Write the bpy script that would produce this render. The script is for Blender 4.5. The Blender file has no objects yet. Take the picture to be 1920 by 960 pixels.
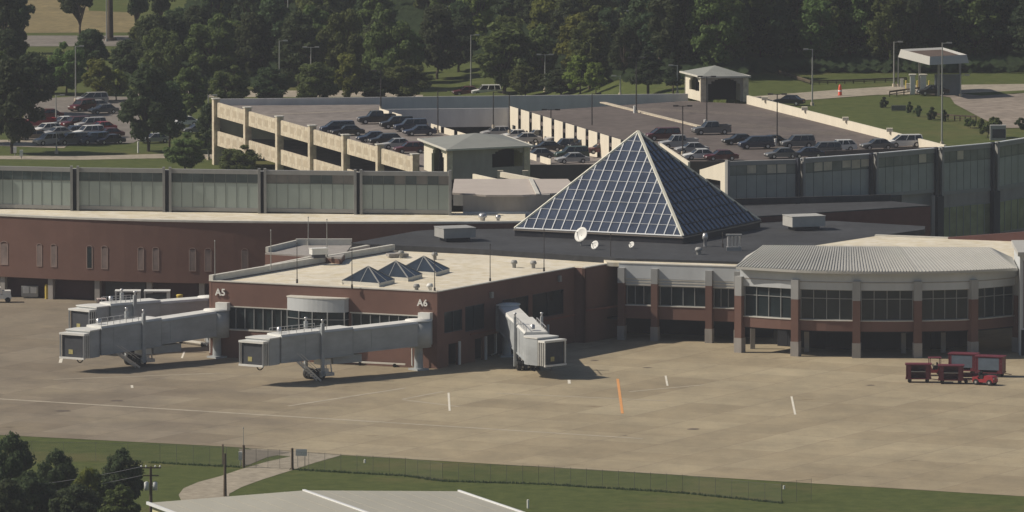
import bpy, math, random
from mathutils import Vector
random.seed(7)
sc = bpy.context.scene
C = sc.collection
R = math.radians
# ------------------------------------------------------------------ camera, world, sun
F = 17500.0; PITCH = R(5.77); CY = -1200.0; CZ = 128.0
cam_d = bpy.data.cameras.new('camera'); cam = bpy.data.objects.new('camera', cam_d); C.objects.link(cam)
cam.location = (0, CY, CZ); cam.rotation_euler = (R(90) - PITCH, 0, 0)
cam_d.sensor_width = 36; cam_d.lens = F / 1920 * 36; cam_d.clip_start = 1; cam_d.clip_end = 30000
sc.camera = cam
SUN_EL = R(41); SUN_PHI = R(3)          # sun stands to the left, a touch behind the terminal
w = bpy.data.worlds.new('World'); sc.world = w; w.use_nodes = True
nt = w.node_tree; nt.nodes.clear()
sky = nt.nodes.new('ShaderNodeTexSky'); sky.sky_type = 'NISHITA'; sky.sun_disc = False
sky.sun_elevation = SUN_EL; sky.sun_rotation = R(-90) + SUN_PHI
sky.air_density = 1.0; sky.dust_density = 1.2
bg = nt.nodes.new('ShaderNodeBackground'); bg.inputs[1].default_value = 0.05
wo = nt.nodes.new('ShaderNodeOutputWorld')
nt.links.new(sky.outputs[0], bg.inputs[0]); nt.links.new(bg.outputs[0], wo.inputs[0])
sl = bpy.data.lights.new('sun', 'SUN'); sl.energy = 4.2; sl.angle = R(0.5); sl.color = (1, .90, .76)
so = bpy.data.objects.new('sun', sl); C.objects.link(so)
sdir = Vector((-math.cos(SUN_EL) * math.cos(SUN_PHI), math.cos(SUN_EL) * math.sin(SUN_PHI), math.sin(SUN_EL)))
so.rotation_euler = sdir.to_track_quat('Z', 'Y').to_euler(); so.location = (-200, 100, 250)
sc.view_settings.view_transform = 'Standard'; sc.view_settings.look = 'None'
sc.view_settings.exposure = 0.02; sc.view_settings.gamma = 1
sc.render.engine = 'CYCLES'
sc.cycles.max_bounces = 6; sc.cycles.volume_bounces = 0

# ------------------------------------------------------------------ surveying: sight lines from the camera to a level
_f = Vector((0, math.cos(PITCH), -math.sin(PITCH))); _u = Vector((0, math.sin(PITCH), math.cos(PITCH)))
def G(px, py, z=0.0):
    d = _f * F + Vector((1, 0, 0)) * (px - 960) + _u * (480 - py)
    t = (z - CZ) / d.z
    return Vector((d.x * t, CY + d.y * t, z))
def ZAT(P, py):
    d = _f * F + _u * (480 - py)
    return CZ + (P[1] - CY) * d.z / d.y
def PX(x, y, z):
    v = Vector((x, y - CY, z - CZ)); dep = v.dot(_f)
    return 960 + v.x / dep * F, 480 - v.dot(_u) / dep * F

# ------------------------------------------------------------------ materials
MATS = {}
def mat(name, col, rough=.8, var=.12, scale=.6, metal=0, bump=0, spec=.4, stretch=None, fine=0, detail=4):
    if name in MATS: return MATS[name]
    m = bpy.data.materials.new(name); m.use_nodes = True
    n = m.node_tree.nodes; l = m.node_tree.links; b = n['Principled BSDF']
    b.inputs['Roughness'].default_value = rough; b.inputs['Metallic'].default_value = metal
    b.inputs['Specular IOR Level'].default_value = spec
    tc = n.new('ShaderNodeTexCoord'); src = tc.outputs['Object']
    if stretch:
        mp = n.new('ShaderNodeMapping'); mp.inputs['Scale'].default_value = stretch
        l.new(src, mp.inputs[0]); src = mp.outputs[0]
    nz = n.new('ShaderNodeTexNoise'); nz.inputs['Scale'].default_value = scale; nz.inputs['Detail'].default_value = detail
    nz.inputs['Roughness'].default_value = .65
    l.new(src, nz.inputs['Vector'])
    cr = n.new('ShaderNodeValToRGB')
    cr.color_ramp.elements[0].position = .3; cr.color_ramp.elements[1].position = .7
    a = [max(0, c * (1 - var)) for c in col[:3]] + [1]; d = [min(1, c * (1 + var)) for c in col[:3]] + [1]
    cr.color_ramp.elements[0].color = a; cr.color_ramp.elements[1].color = d
    l.new(nz.outputs[0], cr.inputs[0]); out = cr.outputs[0]
    if fine:
        n2 = n.new('ShaderNodeTexNoise'); n2.inputs['Scale'].default_value = fine; n2.inputs['Detail'].default_value = 3
        l.new(tc.outputs['Object'], n2.inputs['Vector'])
        mx = n.new('ShaderNodeMix'); mx.data_type = 'RGBA'; mx.blend_type = 'OVERLAY'; mx.inputs[0].default_value = .5
        l.new(out, mx.inputs[6]); l.new(n2.outputs[0], mx.inputs[7]); out = mx.outputs[2]
    l.new(out, b.inputs['Base Color'])
    if bump:
        bp = n.new('ShaderNodeBump'); bp.inputs['Strength'].default_value = bump
        l.new(nz.outputs[0], bp.inputs['Height']); l.new(bp.outputs[0], b.inputs['Normal'])
    MATS[name] = m; return m

def mat_concrete():
    m = bpy.data.materials.new('apron_concrete'); m.use_nodes = True
    n = m.node_tree.nodes; l = m.node_tree.links; b = n['Principled BSDF']
    b.inputs['Roughness'].default_value = .9; b.inputs['Specular IOR Level'].default_value = .25
    tc = n.new('ShaderNodeTexCoord')
    mp = n.new('ShaderNodeMapping'); mp.inputs['Rotation'].default_value = (0, 0, R(28)); l.new(tc.outputs['Object'], mp.inputs[0])
    br = n.new('ShaderNodeTexBrick'); br.offset = 0; br.inputs['Scale'].default_value = 1
    br.inputs['Brick Width'].default_value = 7.6; br.inputs['Row Height'].default_value = 7.6
    br.inputs['Mortar Size'].default_value = .07; br.inputs['Mortar Smooth'].default_value = .3
    br.inputs['Color1'].default_value = (.325, .272, .19, 1); br.inputs['Color2'].default_value = (.40, .342, .243, 1)
    br.inputs['Mortar'].default_value = (.26, .215, .16, 1)
    l.new(mp.outputs[0], br.inputs['Vector'])
    def noise(sc_, det, st=None):
        t = n.new('ShaderNodeTexNoise'); t.inputs['Scale'].default_value = sc_; t.inputs['Detail'].default_value = det
        t.inputs['Roughness'].default_value = .7
        if st:
            q = n.new('ShaderNodeMapping'); q.inputs['Scale'].default_value = st; q.inputs['Rotation'].default_value = (0, 0, R(24)); l.new(tc.outputs['Object'], q.inputs[0]); l.new(q.outputs[0], t.inputs['Vector'])
        else: l.new(tc.outputs['Object'], t.inputs['Vector'])
        return t
    def ramp(t, p0, c0, p1, c1):
        r = n.new('ShaderNodeValToRGB'); r.color_ramp.elements[0].position = p0; r.color_ramp.elements[1].position = p1
        r.color_ramp.elements[0].color = (*c0, 1); r.color_ramp.elements[1].color = (*c1, 1); l.new(t.outputs[0], r.inputs[0]); return r
    def mul(a, c, fac=1):
        x = n.new('ShaderNodeMix'); x.data_type = 'RGBA'; x.blend_type = 'MULTIPLY'; x.inputs[0].default_value = fac
        l.new(a, x.inputs[6]); l.new(c, x.inputs[7]); return x.outputs[2]
    o = br.outputs['Color']
    o = mul(o, ramp(noise(.035, 6), .38, (.88, .87, .87), .62, (1.1, 1.1, 1.1)).outputs[0])
    o = mul(o, ramp(noise(.22, 6, (1, .45, 1)), .36, (.87, .875, .885), .62, (1.05, 1.04, 1.03)).outputs[0])
    o = mul(o, ramp(noise(2.6, 5), .3, (.92, .92, .92), .7, (1.05, 1.05, 1.05)).outputs[0])
    o = mul(o, ramp(noise(.09, 4, (1, 2.2, 1)), .27, (.55, .5, .46), .36, (1, 1, 1)).outputs[0])
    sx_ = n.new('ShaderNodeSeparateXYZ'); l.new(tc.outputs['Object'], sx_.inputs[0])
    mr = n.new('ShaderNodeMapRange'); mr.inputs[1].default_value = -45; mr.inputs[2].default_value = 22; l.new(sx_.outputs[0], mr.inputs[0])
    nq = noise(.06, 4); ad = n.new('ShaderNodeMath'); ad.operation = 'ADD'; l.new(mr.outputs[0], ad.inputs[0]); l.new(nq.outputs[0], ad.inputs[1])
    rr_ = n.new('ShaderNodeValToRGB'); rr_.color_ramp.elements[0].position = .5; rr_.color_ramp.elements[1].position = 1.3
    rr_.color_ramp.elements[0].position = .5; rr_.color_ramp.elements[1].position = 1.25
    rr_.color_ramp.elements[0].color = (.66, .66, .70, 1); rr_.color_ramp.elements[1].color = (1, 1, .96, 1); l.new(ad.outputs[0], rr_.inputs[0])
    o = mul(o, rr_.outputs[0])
    l.new(o, b.inputs['Base Color']); return m

def mat_grass(name, c0, c1, dry=(.16, .13, .06)):
    m = bpy.data.materials.new(name); m.use_nodes = True
    n = m.node_tree.nodes; l = m.node_tree.links; b = n['Principled BSDF']
    b.inputs['Roughness'].default_value = 1; b.inputs['Specular IOR Level'].default_value = .1
    tc = n.new('ShaderNodeTexCoord')
    def noise(s, d):
        t = n.new('ShaderNodeTexNoise'); t.inputs['Scale'].default_value = s; t.inputs['Detail'].default_value = d
        t.inputs['Roughness'].default_value = .7; l.new(tc.outputs['Object'], t.inputs['Vector']); return t
    a = noise(.5, 8); r = n.new('ShaderNodeValToRGB'); r.color_ramp.elements[0].position = .35; r.color_ramp.elements[1].position = .65
    r.color_ramp.elements[0].color = (*c0, 1); r.color_ramp.elements[1].color = (*c1, 1); l.new(a.outputs[0], r.inputs[0])
    k = noise(.04, 7); r2 = n.new('ShaderNodeValToRGB'); r2.color_ramp.elements[0].position = .52; r2.color_ramp.elements[1].position = .75
    r2.color_ramp.elements[0].color = (0, 0, 0, 1); r2.color_ramp.elements[1].color = (.8, .8, .8, 1); l.new(k.outputs[0], r2.inputs[0])
    x = n.new('ShaderNodeMix'); x.data_type = 'RGBA'; l.new(r2.outputs[0], x.inputs[0]); l.new(r.outputs[0], x.inputs[6]); x.inputs[7].default_value = (*dry, 1)
    g = noise(6, 3); x2 = n.new('ShaderNodeMix'); x2.data_type = 'RGBA'; x2.blend_type = 'OVERLAY'; x2.inputs[0].default_value = .55
    l.new(x.outputs[2], x2.inputs[6]); l.new(g.outputs[0], x2.inputs[7])
    l.new(x2.outputs[2], b.inputs['Base Color']); MATS[name] = m; return m

def mat_leaf(name, c):
    m = bpy.data.materials.new(name); m.use_nodes = True
    n = m.node_tree.nodes; l = m.node_tree.links; b = n['Principled BSDF']
    b.inputs['Roughness'].default_value = .75; b.inputs['Specular IOR Level'].default_value = .2
    oi = n.new('ShaderNodeObjectInfo'); ge = n.new('ShaderNodeNewGeometry')
    tc = n.new('ShaderNodeTexCoord'); nz = n.new('ShaderNodeTexNoise'); nz.inputs['Scale'].default_value = .8; nz.inputs['Detail'].default_value = 3
    l.new(tc.outputs['Object'], nz.inputs['Vector'])
    hs = n.new('ShaderNodeHueSaturation'); hs.inputs['Color'].default_value = (*c, 1)
    m1 = n.new('ShaderNodeMapRange'); m1.inputs[3].default_value = .47; m1.inputs[4].default_value = .53; l.new(oi.outputs['Random'], m1.inputs[0]); l.new(m1.outputs[0], hs.inputs['Hue'])
    ad = n.new('ShaderNodeMath'); ad.operation = 'MULTIPLY_ADD'; l.new(nz.outputs[0], ad.inputs[0]); ad.inputs[1].default_value = 1.1
    m2 = n.new('ShaderNodeMapRange'); m2.inputs[3].default_value = .2; m2.inputs[4].default_value = .75; l.new(oi.outputs['Random'], m2.inputs[0]); l.new(m2.outputs[0], ad.inputs[2])
    l.new(ad.outputs[0], hs.inputs['Value'])
    l.new(hs.outputs[0], b.inputs['Base Color'])
    tr = n.new('ShaderNodeBsdfTranslucent'); l.new(hs.outputs[0], tr.inputs[0]); mx = n.new('ShaderNodeMixShader'); mx.inputs[0].default_value = .42
    l.new(b.outputs[0], mx.inputs[1]); l.new(tr.outputs[0], mx.inputs[2]); l.new(mx.outputs[0], n['Material Output'].inputs[0])
    MATS[name] = m; return m

def mat_glass(name, col, rough=.08, metal=.0, spec=.8, var=.35, scale=.35):
    return mat(name, col, rough, var, scale, metal, 0, spec)

def mat_mesh(name, col, alpha):
    m = bpy.data.materials.new(name); m.use_nodes = True
    n = m.node_tree.nodes; l = m.node_tree.links; b = n['Principled BSDF']
    b.inputs['Base Color'].default_value = (*col, 1); b.inputs['Roughness'].default_value = .6
    tc = n.new('ShaderNodeTexCoord'); mp = n.new('ShaderNodeMapping'); mp.inputs['Rotation'].default_value = (0, R(45), 0); l.new(tc.outputs['Object'], mp.inputs[0])
    ck = n.new('ShaderNodeTexBrick'); ck.offset = 0; ck.inputs['Scale'].default_value = 1; ck.inputs['Brick Width'].default_value = .12; ck.inputs['Row Height'].default_value = .12
    ck.inputs['Mortar Size'].default_value = .003
    sw = n.new('ShaderNodeSeparateXYZ'); l.new(mp.outputs[0], sw.inputs[0]); cb = n.new('ShaderNodeCombineXYZ'); l.new(sw.outputs[0], cb.inputs[0]); l.new(sw.outputs[2], cb.inputs[1])
    l.new(cb.outputs[0], ck.inputs['Vector'])
    l.new(ck.outputs['Fac'], b.inputs['Alpha']); MATS[name] = m; return m

brick = mat('brick', (.168, .093, .074), .9, .09, .3)
brickdk = mat('brick_base', (.20, .085, .06), .9, .2, .7)
stone = mat('grey_panel', (.53, .555, .57), .75, .08, .4, stretch=(1, 1, .4))
conc = mat('precast_concrete', (.56, .49, .38), .85, .16, .8, stretch=(1, 1, .35), fine=2)
concg = mat('old_concrete', (.33, .31, .29), .9, .14, .7, stretch=(1, 1, .3))
whitewall = mat('white_wall', (.74, .68, .56), .8, .07, .5, stretch=(1, 1, .2))
creamroof = mat('cream_roof_membrane', (.70, .64, .51), .85, .11, .16, fine=.8, stretch=(1, .5, 1))
darkroof = mat('dark_roof_membrane', (.042, .045, .051), .85, .28, .13, fine=.9)
coping = mat('pale_coping', (.62, .60, .54), .6, .1, 1)
asphalt = mat('asphalt', (.19, .17, .15), .95, .16, .12, fine=.8)
deckm = mat('garage_deck_concrete', (.205, .18, .165), .95, .16, .1, fine=.7, stretch=(1, .6, 1))
roadm = mat('road_concrete', (.33, .29, .23), .95, .12, .2, fine=1)
pathm = mat('path_concrete', (.33, .29, .225), .95, .1, .3, fine=1)
dirtm = mat('bare_earth', (.20, .13, .085), 1, .25, .5)
paintw = mat('white_paint', (.74, .70, .60), .7, .15, 1)
paintf = mat('faded_line_paint', (.42, .37, .29), .9, .2, .4)
painto = mat('orange_paint', (.70, .33, .12), .8, .1, 1)
stainm = mat('oil_stain', (.12, .095, .075), .8, .25, 1)
yellow = mat('yellow_paint', (.60, .46, .10), .6, .1, 1)
darkopen = mat('dark_interior', (.012, .013, .018), .9, .3, .5)  # near-black colour paints in the shade inside openings
gdoor = mat('dark_red_door', (.055, .020, .024), .6, .1, 1)
winglass = mat_glass('window_glass', (.020, .030, .034), .2, .0, .3, .25, .2)
greenglass = mat_glass('green_tinted_glass', (.31, .36, .335), .3, .0, .6, .10, .12)
greenglass_d = mat_glass('upper_green_glass', (.06, .085, .092), .2, .0, .7, .45, .5)
blindm = mat('window_blind', (.60, .53, .40), .6, .2, .5)
pyrglass = mat_glass('pyramid_glass', (.16, .195, .26), .15, .8, .6, .25, .5)
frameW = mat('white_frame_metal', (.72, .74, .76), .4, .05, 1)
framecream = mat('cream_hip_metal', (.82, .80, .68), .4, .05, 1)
framedk = mat('dark_frame_and_shaded_bar', (.036, .04, .055), .5, .1, 1)
frameG = mat('grey_mullion', (.27, .28, .28), .5, .08, 1, spec=.5)
mat('storey_mullion', (.13, .145, .135), .5, .1, 1)
greypost = mat('grey_post_metal', (.30, .30, .29), .55, .08, 1)
polem = mat('galvanised_pole', (.38, .38, .36), .5, .1, 1, metal=.3)
poledk = mat('dark_pole', (.05, .045, .045), .6, .15, 1)
ribroof = mat('standing_seam_metal', (.49, .485, .455), .55, .05, .3, metal=.1)
bridgem = mat('jetway_grey_paint', (.36, .385, .40), .6, .17, .7, stretch=(.4, .4, 1))
bridgew = mat('jetway_roof_white', (.70, .70, .67), .55, .1, .5)
bridged = mat('jetway_dark_curtain', (.05, .055, .065), .8, .2, 1)
rubber = mat('black_rubber', (.02, .02, .02), .8, .2, 2)
redm = mat('red_paint', (.33, .032, .042), .4, .12, 1)
redd = mat('dark_red_paint', (.14, .023, .038), .5, .12, 1)
silver = mat('bare_metal', (.55, .55, .56), .35, .1, 1, metal=.6)
greym = mat('hvac_grey', (.36, .36, .35), .6, .1, .7)
whitem = mat('white_equipment', (.74, .74, .71), .5, .06, 1)
woodm = mat('weathered_wood', (.11, .085, .06), .9, .2, 2)
barkm = mat('bark', (.075, .058, .045), .95, .25, 2)
pinkroof = mat('pale_pink_roof', (.48, .43, .39), .8, .06, .5)
hangarm = mat('hangar_roof_metal', (.43, .415, .35), .55, .05, .2, stretch=(1, .2, 1))
hangarw = mat('hangar_wall', (.52, .49, .30), .7, .08, .5)
lampred = mat('red_lens', (.35, .02, .02), .3, .05, 1)
lampw = mat('clear_lens', (.7, .7, .7), .2, .05, 1)
grassm = mat_grass('mown_grass', (.060, .080, .024), (.10, .118, .038))
drym = mat('dry_field_grass', (.20, .16, .075), 1, .2, .1, fine=.8)
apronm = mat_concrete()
leafD = mat_leaf('leaf_dark', (.062, .090, .040)); leafM = mat_leaf('leaf_mid', (.11, .152, .048))
leafL = mat_leaf('leaf_bright', (.17, .20, .045)); leafP = mat_leaf('leaf_pine', (.036, .058, .028))

# ------------------------------------------------------------------ mesh builder
class MB:
    def __init__(s): s.v = []; s.f = []; s.sm = []
    def add(s, vs, fs, smooth=False):
        o = len(s.v); s.v += [Vector(x) for x in vs]
        for f in fs: s.f.append([i + o for i in f]); s.sm.append(smooth)
    def box(s, c, d, rz=0):                      # centre, size
        hx, hy, hz = d[0] / 2, d[1] / 2, d[2] / 2; cr, sr = math.cos(rz), math.sin(rz)
        vs = []
        for z in (-hz, hz):
            for x, y in ((-hx, -hy), (hx, -hy), (hx, hy), (-hx, hy)):
                vs.append((c[0] + x * cr - y * sr, c[1] + x * sr + y * cr, c[2] + z))
        s.add(vs, [(0, 3, 2, 1), (4, 5, 6, 7), (0, 1, 5, 4), (1, 2, 6, 5), (2, 3, 7, 6), (3, 0, 4, 7)]); return s
    def prism(s, poly, z0, z1):                  # plan polygon; z may be number or list
        n = len(poly); a = z0 if hasattr(z0, '__len__') else [z0] * n; b = z1 if hasattr(z1, '__len__') else [z1] * n
        ar = sum(poly[i][0] * poly[(i + 1) % n][1] - poly[(i + 1) % n][0] * poly[i][1] for i in range(n))
        if ar < 0: poly = poly[::-1]; a = a[::-1]; b = b[::-1]
        vs = [(p[0], p[1], a[i]) for i, p in enumerate(poly)] + [(p[0], p[1], b[i]) for i, p in enumerate(poly)]
        s.add(vs, [tuple(range(n))[::-1], tuple(range(n, 2 * n))] + [(i, (i + 1) % n, n + (i + 1) % n, n + i) for i in range(n)]); return s
    def wall(s, p0, p1, z0, z1, t0=0, t1=.3):    # slab along p0->p1, t measured outward (to the right of travel)
        d = Vector((p1[0] - p0[0], p1[1] - p0[1])); L = d.length; d /= L; nn = Vector((d.y, -d.x))
        pl = [Vector(p0[:2]) + nn * t0, Vector(p1[:2]) + nn * t0, Vector(p1[:2]) + nn * t1, Vector(p0[:2]) + nn * t1]
        return s.prism(pl, z0, z1)
    def bar(s, a, b, w, h=None, up=(0, 0, 1)):   # rectangular bar between two points
        a = Vector(a); b = Vector(b); d = (b - a).normalized(); h = h or w
        u = Vector(up)
        if abs(d.dot(u)) > .99: u = Vector((0, 1, 0))
        r = d.cross(u).normalized(); u = r.cross(d).normalized()
        vs = []
        for p in (a, b):
            for x, y in ((-1, -1), (1, -1), (1, 1), (-1, 1)): vs.append(p + r * x * w / 2 + u * y * h / 2)
        s.add(vs, [(0, 3, 2, 1), (4, 5, 6, 7), (0, 1, 5, 4), (1, 2, 6, 5), (2, 3, 7, 6), (3, 0, 4, 7)]); return s
    def tube(s, a, b, r0, r1=None, n=8, cap=True):
        a = Vector(a); b = Vector(b); r1 = r0 if r1 is None else r1; d = (b - a).normalized()
        u = Vector((0, 0, 1)) if abs(d.z) < .9 else Vector((1, 0, 0)); x = d.cross(u).normalized(); y = d.cross(x)
        vs = [a + (x * math.cos(t) + y * math.sin(t)) * r0 for t in [2 * math.pi * i / n for i in range(n)]] + \
             [b + (x * math.cos(t) + y * math.sin(t)) * r1 for t in [2 * math.pi * i / n for i in range(n)]]
        s.add(vs, [(i, n + i, n + (i + 1) % n, (i + 1) % n) for i in range(n)], True)
        if cap: s.add(vs, [tuple(range(n)), tuple(range(n, 2 * n))[::-1]])
        return s
    def quad(s, *p): s.add(p, [tuple(range(len(p)))]); return s
    def lathe(s, c, prof, n=16):                 # profile list of (r, z)
        vs = []
        for r, z in prof:
            for i in range(n): t = 2 * math.pi * i / n; vs.append((c[0] + r * math.cos(t), c[1] + r * math.sin(t), c[2] + z))
        fs = []
        for k in range(len(prof) - 1):
            for i in range(n): fs.append((k * n + i, k * n + (i + 1) % n, (k + 1) * n + (i + 1) % n, (k + 1) * n + i))
        s.add(vs, fs, True); return s
    def build(s, name, m, parent=None, **kw):
        me = bpy.data.meshes.new(name); off = Vector((0, 0, 0)); p = parent
        while p: off += p.location; p = p.parent
        me.from_pydata([v - off for v in s.v], [], s.f); me.polygons.foreach_set('use_smooth', s.sm)
        me.materials.append(m); me.update()
        o = bpy.data.objects.new(name, me); C.objects.link(o); o.parent = parent
        for k, v in kw.items(): o[k] = v
        return o

def thing(name, label, cat, loc=(0, 0, 0), group=None, rz=0):
    o = bpy.data.objects.new(name, None); C.objects.link(o); o.location = loc; o.rotation_euler = (0, 0, rz)
    o.empty_display_size = .5; o['label'] = label; o['category'] = cat
    if group: o['group'] = group
    return o
def tag(o, label, cat, group=None):
    o['label'] = label; o['category'] = cat
    if group: o['group'] = group
    return o
def copy_tree(o, parent=None):
    c = o.copy(); C.objects.link(c); c.parent = parent
    for ch in [x for x in KIDS.get(o.name, [])]: copy_tree(ch, c)
    return c
KIDS = {}
def reg(o):
    KIDS[o.name] = list(o.children)
    for c in o.children: reg(c)
def lerp(a, b, t): return a + (b - a) * t
def sheet(name, pts, m, z=None, **kw):
    b = MB(); b.quad(*[Vector((p[0], p[1], z if z is not None else p[2])) for p in pts])
    if sum(pts[i][0] * pts[(i + 1) % len(pts)][1] - pts[(i + 1) % len(pts)][0] * pts[i][1] for i in range(len(pts))) < 0: b.f[0] = b.f[0][::-1]
    return b.build(name, m, None, **kw)
def mull(p0, p1, n):                             # n+1 stations along a wall
    return [Vector(p0[:2]).lerp(Vector(p1[:2]), i / n) for i in range(n + 1)]

# ------------------------------------------------------------------ setting: terrain
def sm(t): t = max(0, min(1, t)); return t * t * (3 - 2 * t)
def terrain(x, y):
    d = y - CY
    if d > 1436: e = max(0, d - 1500); s = sm((x + 2 + e * .35) / (30 + e * .7))
    else: s = sm((x - (35.7 + (1420 - d) * .298) + 2.5) / 2.5)
    k = sm((d - 1278) / 30)
    return 8.0 * s * k
xs = sorted(set([-12000, -5000, -2000, -1000, -500, -300, -200] + list(range(-150, 20, 10)) + [i * 1.5 for i in range(12, 80)] + list(range(122, 200, 10)) + [300, 500, 1000, 2000, 5000, 12000]))
ys = sorted(set([-12000, -5000, -2500, -1200, -600, -400, -300] + list(range(-250, 70, 20)) + [70 + i * 3 for i in range(0, 65)] + list(range(270, 900, 30)) + [1200, 2000, 4000, 8000, 16000]))
g = MB(); nx = len(xs)
g.add([(x, y, terrain(x, y)) for y in ys for x in xs], [(j * nx + i, j * nx + i + 1, (j + 1) * nx + i + 1, (j + 1) * nx + i) for j in range(len(ys) - 1) for i in range(nx - 1)])
g.build('ground', grassm, None, kind='structure')
ap = [G(-700, 785), G(0, 816), G(430, 838), G(640, 853.5), G(1170, 885), G(1920, 931), G(2900, 985), G(3000, 560), G(-900, 530)]
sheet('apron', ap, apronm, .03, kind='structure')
sheet('path', [G(*p) for p in [(466, 841), (640, 853.8), (590, 868), (547, 882), (490, 900), (452, 914), (430, 926), (428, 940), (470, 1010), (370, 1010), (340, 940), (335, 928), (344, 916), (372, 904), (410, 894), (452, 880), (500, 866), (545, 856), (500, 852)]], pathm, .025, kind='structure')
sheet('gravel_patch', [G(*p) for p in [(448, 842), (520, 846), (545, 849), (500, 858), (462, 874), (455, 876), (452, 858)]], mat('grey_gravel', (.17, .15, .12), 1, .15, .5), .035, kind='structure')
# faded paint on the apron
def stripe(name, a, b, wd, m, z=.045, **kw):
    a = Vector(a[:2]); b = Vector(b[:2]); d = (b - a).normalized(); nn = Vector((-d.y, d.x)) * wd / 2
    return sheet(name, [a - nn, b - nn, b + nn, a + nn], m, z, kind='structure', **kw)
stripe('service_road_line', G(-60, 745), G(700, 791), .75, paintf)
stripe('service_road_line', G(700, 791), G(1205, 823), .6, paintf)
stripe('taxi_line', G(540, 762), G(760, 728), .5, paintf); stripe('taxi_line', G(755, 749), G(830, 735), .45, paintf)
stripe('taxi_line', G(755, 750), G(860, 763), .45, paintf)
stripe('taxi_line', G(100, 712), G(420, 700), .4, paintf); stripe('taxi_line', G(930, 738), G(1250, 752), .4, paintf)
stripe('taxi_line', G(1180, 735), G(1320, 722), .4, paintf)
for a, b, wd in [((841, 737), (843, 771), .24), ((1248, 705), (1251.5, 724), .24), ((1484, 744), (1491, 778), .24), ((346, 659), (341, 672), .24), ((115, 673), (113, 681), .4), ((1067, 713), (1067.5, 720), .35), ((247, 723), (248, 728), .3)]:
    stripe('stand_mark', G(*a), G(*b), wd, paintw, .05)
stripe('lead_in_line', G(1158, 711), G(1167, 776), .32, painto, .05)
for px, py, wx in [(117, 771, 34), (220, 752, 26), (1300, 805, 26), (1214, 690, 18), (1115, 676, 18), (1632, 723, 18), (1172, 817, 9), (190, 696, 30), (3, 595, 8)]:
    c = G(px, py); k = wx / 15 / 2; pts = []
    for i in range(14):
        t = i / 14 * 2 * math.pi; r = random.uniform(.7, 1.1); pts.append((c.x + math.cos(t) * k * r, c.y + math.sin(t) * k * r * .9))
    sheet('oil_stain', pts, stainm, .04, kind='structure')
# landside paving
sheet('parking_lot', [G(*p) for p in [(70, 186), (150, 180), (250, 182), (262, 188), (262, 262), (250, 268), (128, 272), (40, 262), (45, 215)]], asphalt, .03, kind='structure')
sheet('access_road', [G(*p) for p in [(-60, 262), (60, 263), (130, 270), (120, 278), (-60, 272)]], roadm, .035, kind='structure')
sheet('sidewalk', [G(*p) for p in [(-80, 292), (150, 293), (300, 289), (420, 290), (420, 298), (300, 297), (150, 300), (-80, 298)]], roadm, .035, kind='structure')
sheet('dry_field', [G(*p) for p in [(-150, -25), (480, -25), (480, 60), (60, 62), (-150, 62)]], drym, .03, kind='structure')
sheet('road', [G(*p) for p in [(-150, 67), (460, 67), (460, 86), (-150, 88)]], asphalt, .04, kind='structure')
sheet('rear_road', [G(*p) for p in [(240, 170), (960, 170), (960, 181), (240, 183)]], roadm, .03, kind='structure')
sheet('dry_clearing', [G(*p) for p in [(940, -6), (1060, -6), (1060, 16), (940, 16)]], drym, .03, kind='structure')
sheet('lawn', [G(*p) for p in [(785, 135), (930, 135), (930, 166), (785, 166)]], mat_grass('sunny_lawn', (.09, .10, .035), (.14, .135, .05)), .03, kind='structure')
def H(px, py, dz=.05): p = G(px, py, 8.0 + dz); return p
sheet('exit_road', [H(*p) for p in [(1408, 181), (1560, 169), (1700, 160), (1960, 157), (1960, 176), (1740, 176), (1640, 178), (1520, 187), (1415, 192)]], roadm, 8.06, kind='structure')
sheet('exit_plaza', [H(*p) for p in [(1735, 176), (1960, 177), (1990, 240), (1880, 240), (1840, 222), (1790, 195), (1782, 183)]], mat('plaza_paving', (.25, .21, .175), .95, .15, .15, fine=.6), 8.09, kind='structure')
sheet('verge_strip', [H(*p) for p in [(1800, 176), (1960, 168), (1960, 172), (1840, 180)]], grassm, 8.12, kind='structure')

# ------------------------------------------------------------------ concourse with gates A5 and A6
ZR = 9.4
FL = G(392, 527, ZR); FR = G(820, 692, 0); FR = Vector((FR.x, FR.y, 0)); ZR = ZAT(FR, 548)
FL = G(392, 527, ZR); FL.z = 0
v_side = G(1077, 502, ZR) - G(820, 548, ZR); SR = Vector((FR.x + v_side.x, FR.y + v_side.y, 0))     # end of near part of the right wall
dF = (FR - FL).normalized(); nF = Vector((dF.y, -dF.x, 0)); dS = Vector((v_side.x, v_side.y, 0)).normalized(); nS = Vector((dS.y, -dS.x, 0))
LF = (FR - FL).length; LS = (SR - FR).length
base = lerp(FL, FR, .5)
con = thing('concourse_building', 'brick concourse under a cream flat roof with gate letterings A5 and A6', 'building', (base.x, base.y, 0))
def wall_open(mb, p0, p1, z0, z1, t0, t1, ops):  # ops: (s0,s1,za,zb) in metres along the wall
    p0 = Vector(p0[:2]); p1 = Vector(p1[:2]); L = (p1 - p0).length; d = (p1 - p0) / L
    cs = sorted(set([0, L] + [x for o in ops for x in o[:2]]))
    for a, b in zip(cs, cs[1:]):
        if b - a < 1e-4: continue
        col = sorted([(o[2], o[3]) for o in ops if o[0] <= a + 1e-4 and o[1] >= b - 1e-4]); z = z0
        for za, zb in col:
            if za > z + 1e-4: mb.wall(p0 + d * a, p0 + d * b, z, za, t0, t1)
            z = zb
        if z < z1 - 1e-4: mb.wall(p0 + d * a, p0 + d * b, z, z1, t0, t1)
S = lambda s: FL + dF * s                        # along the front
def sx(px): return (px - 392) / (820 - 392) * LF
wz0, wz1 = 3.6, 6.35
front_ops = [(sx(425), sx(545), wz0, wz1), (sx(660), sx(800), wz0, wz1), (sx(548), sx(655), 3.2, 7.2)]
W = MB(); wall_open(W, FL, FR, 0, ZR, -.35, 0, front_ops)
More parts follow.
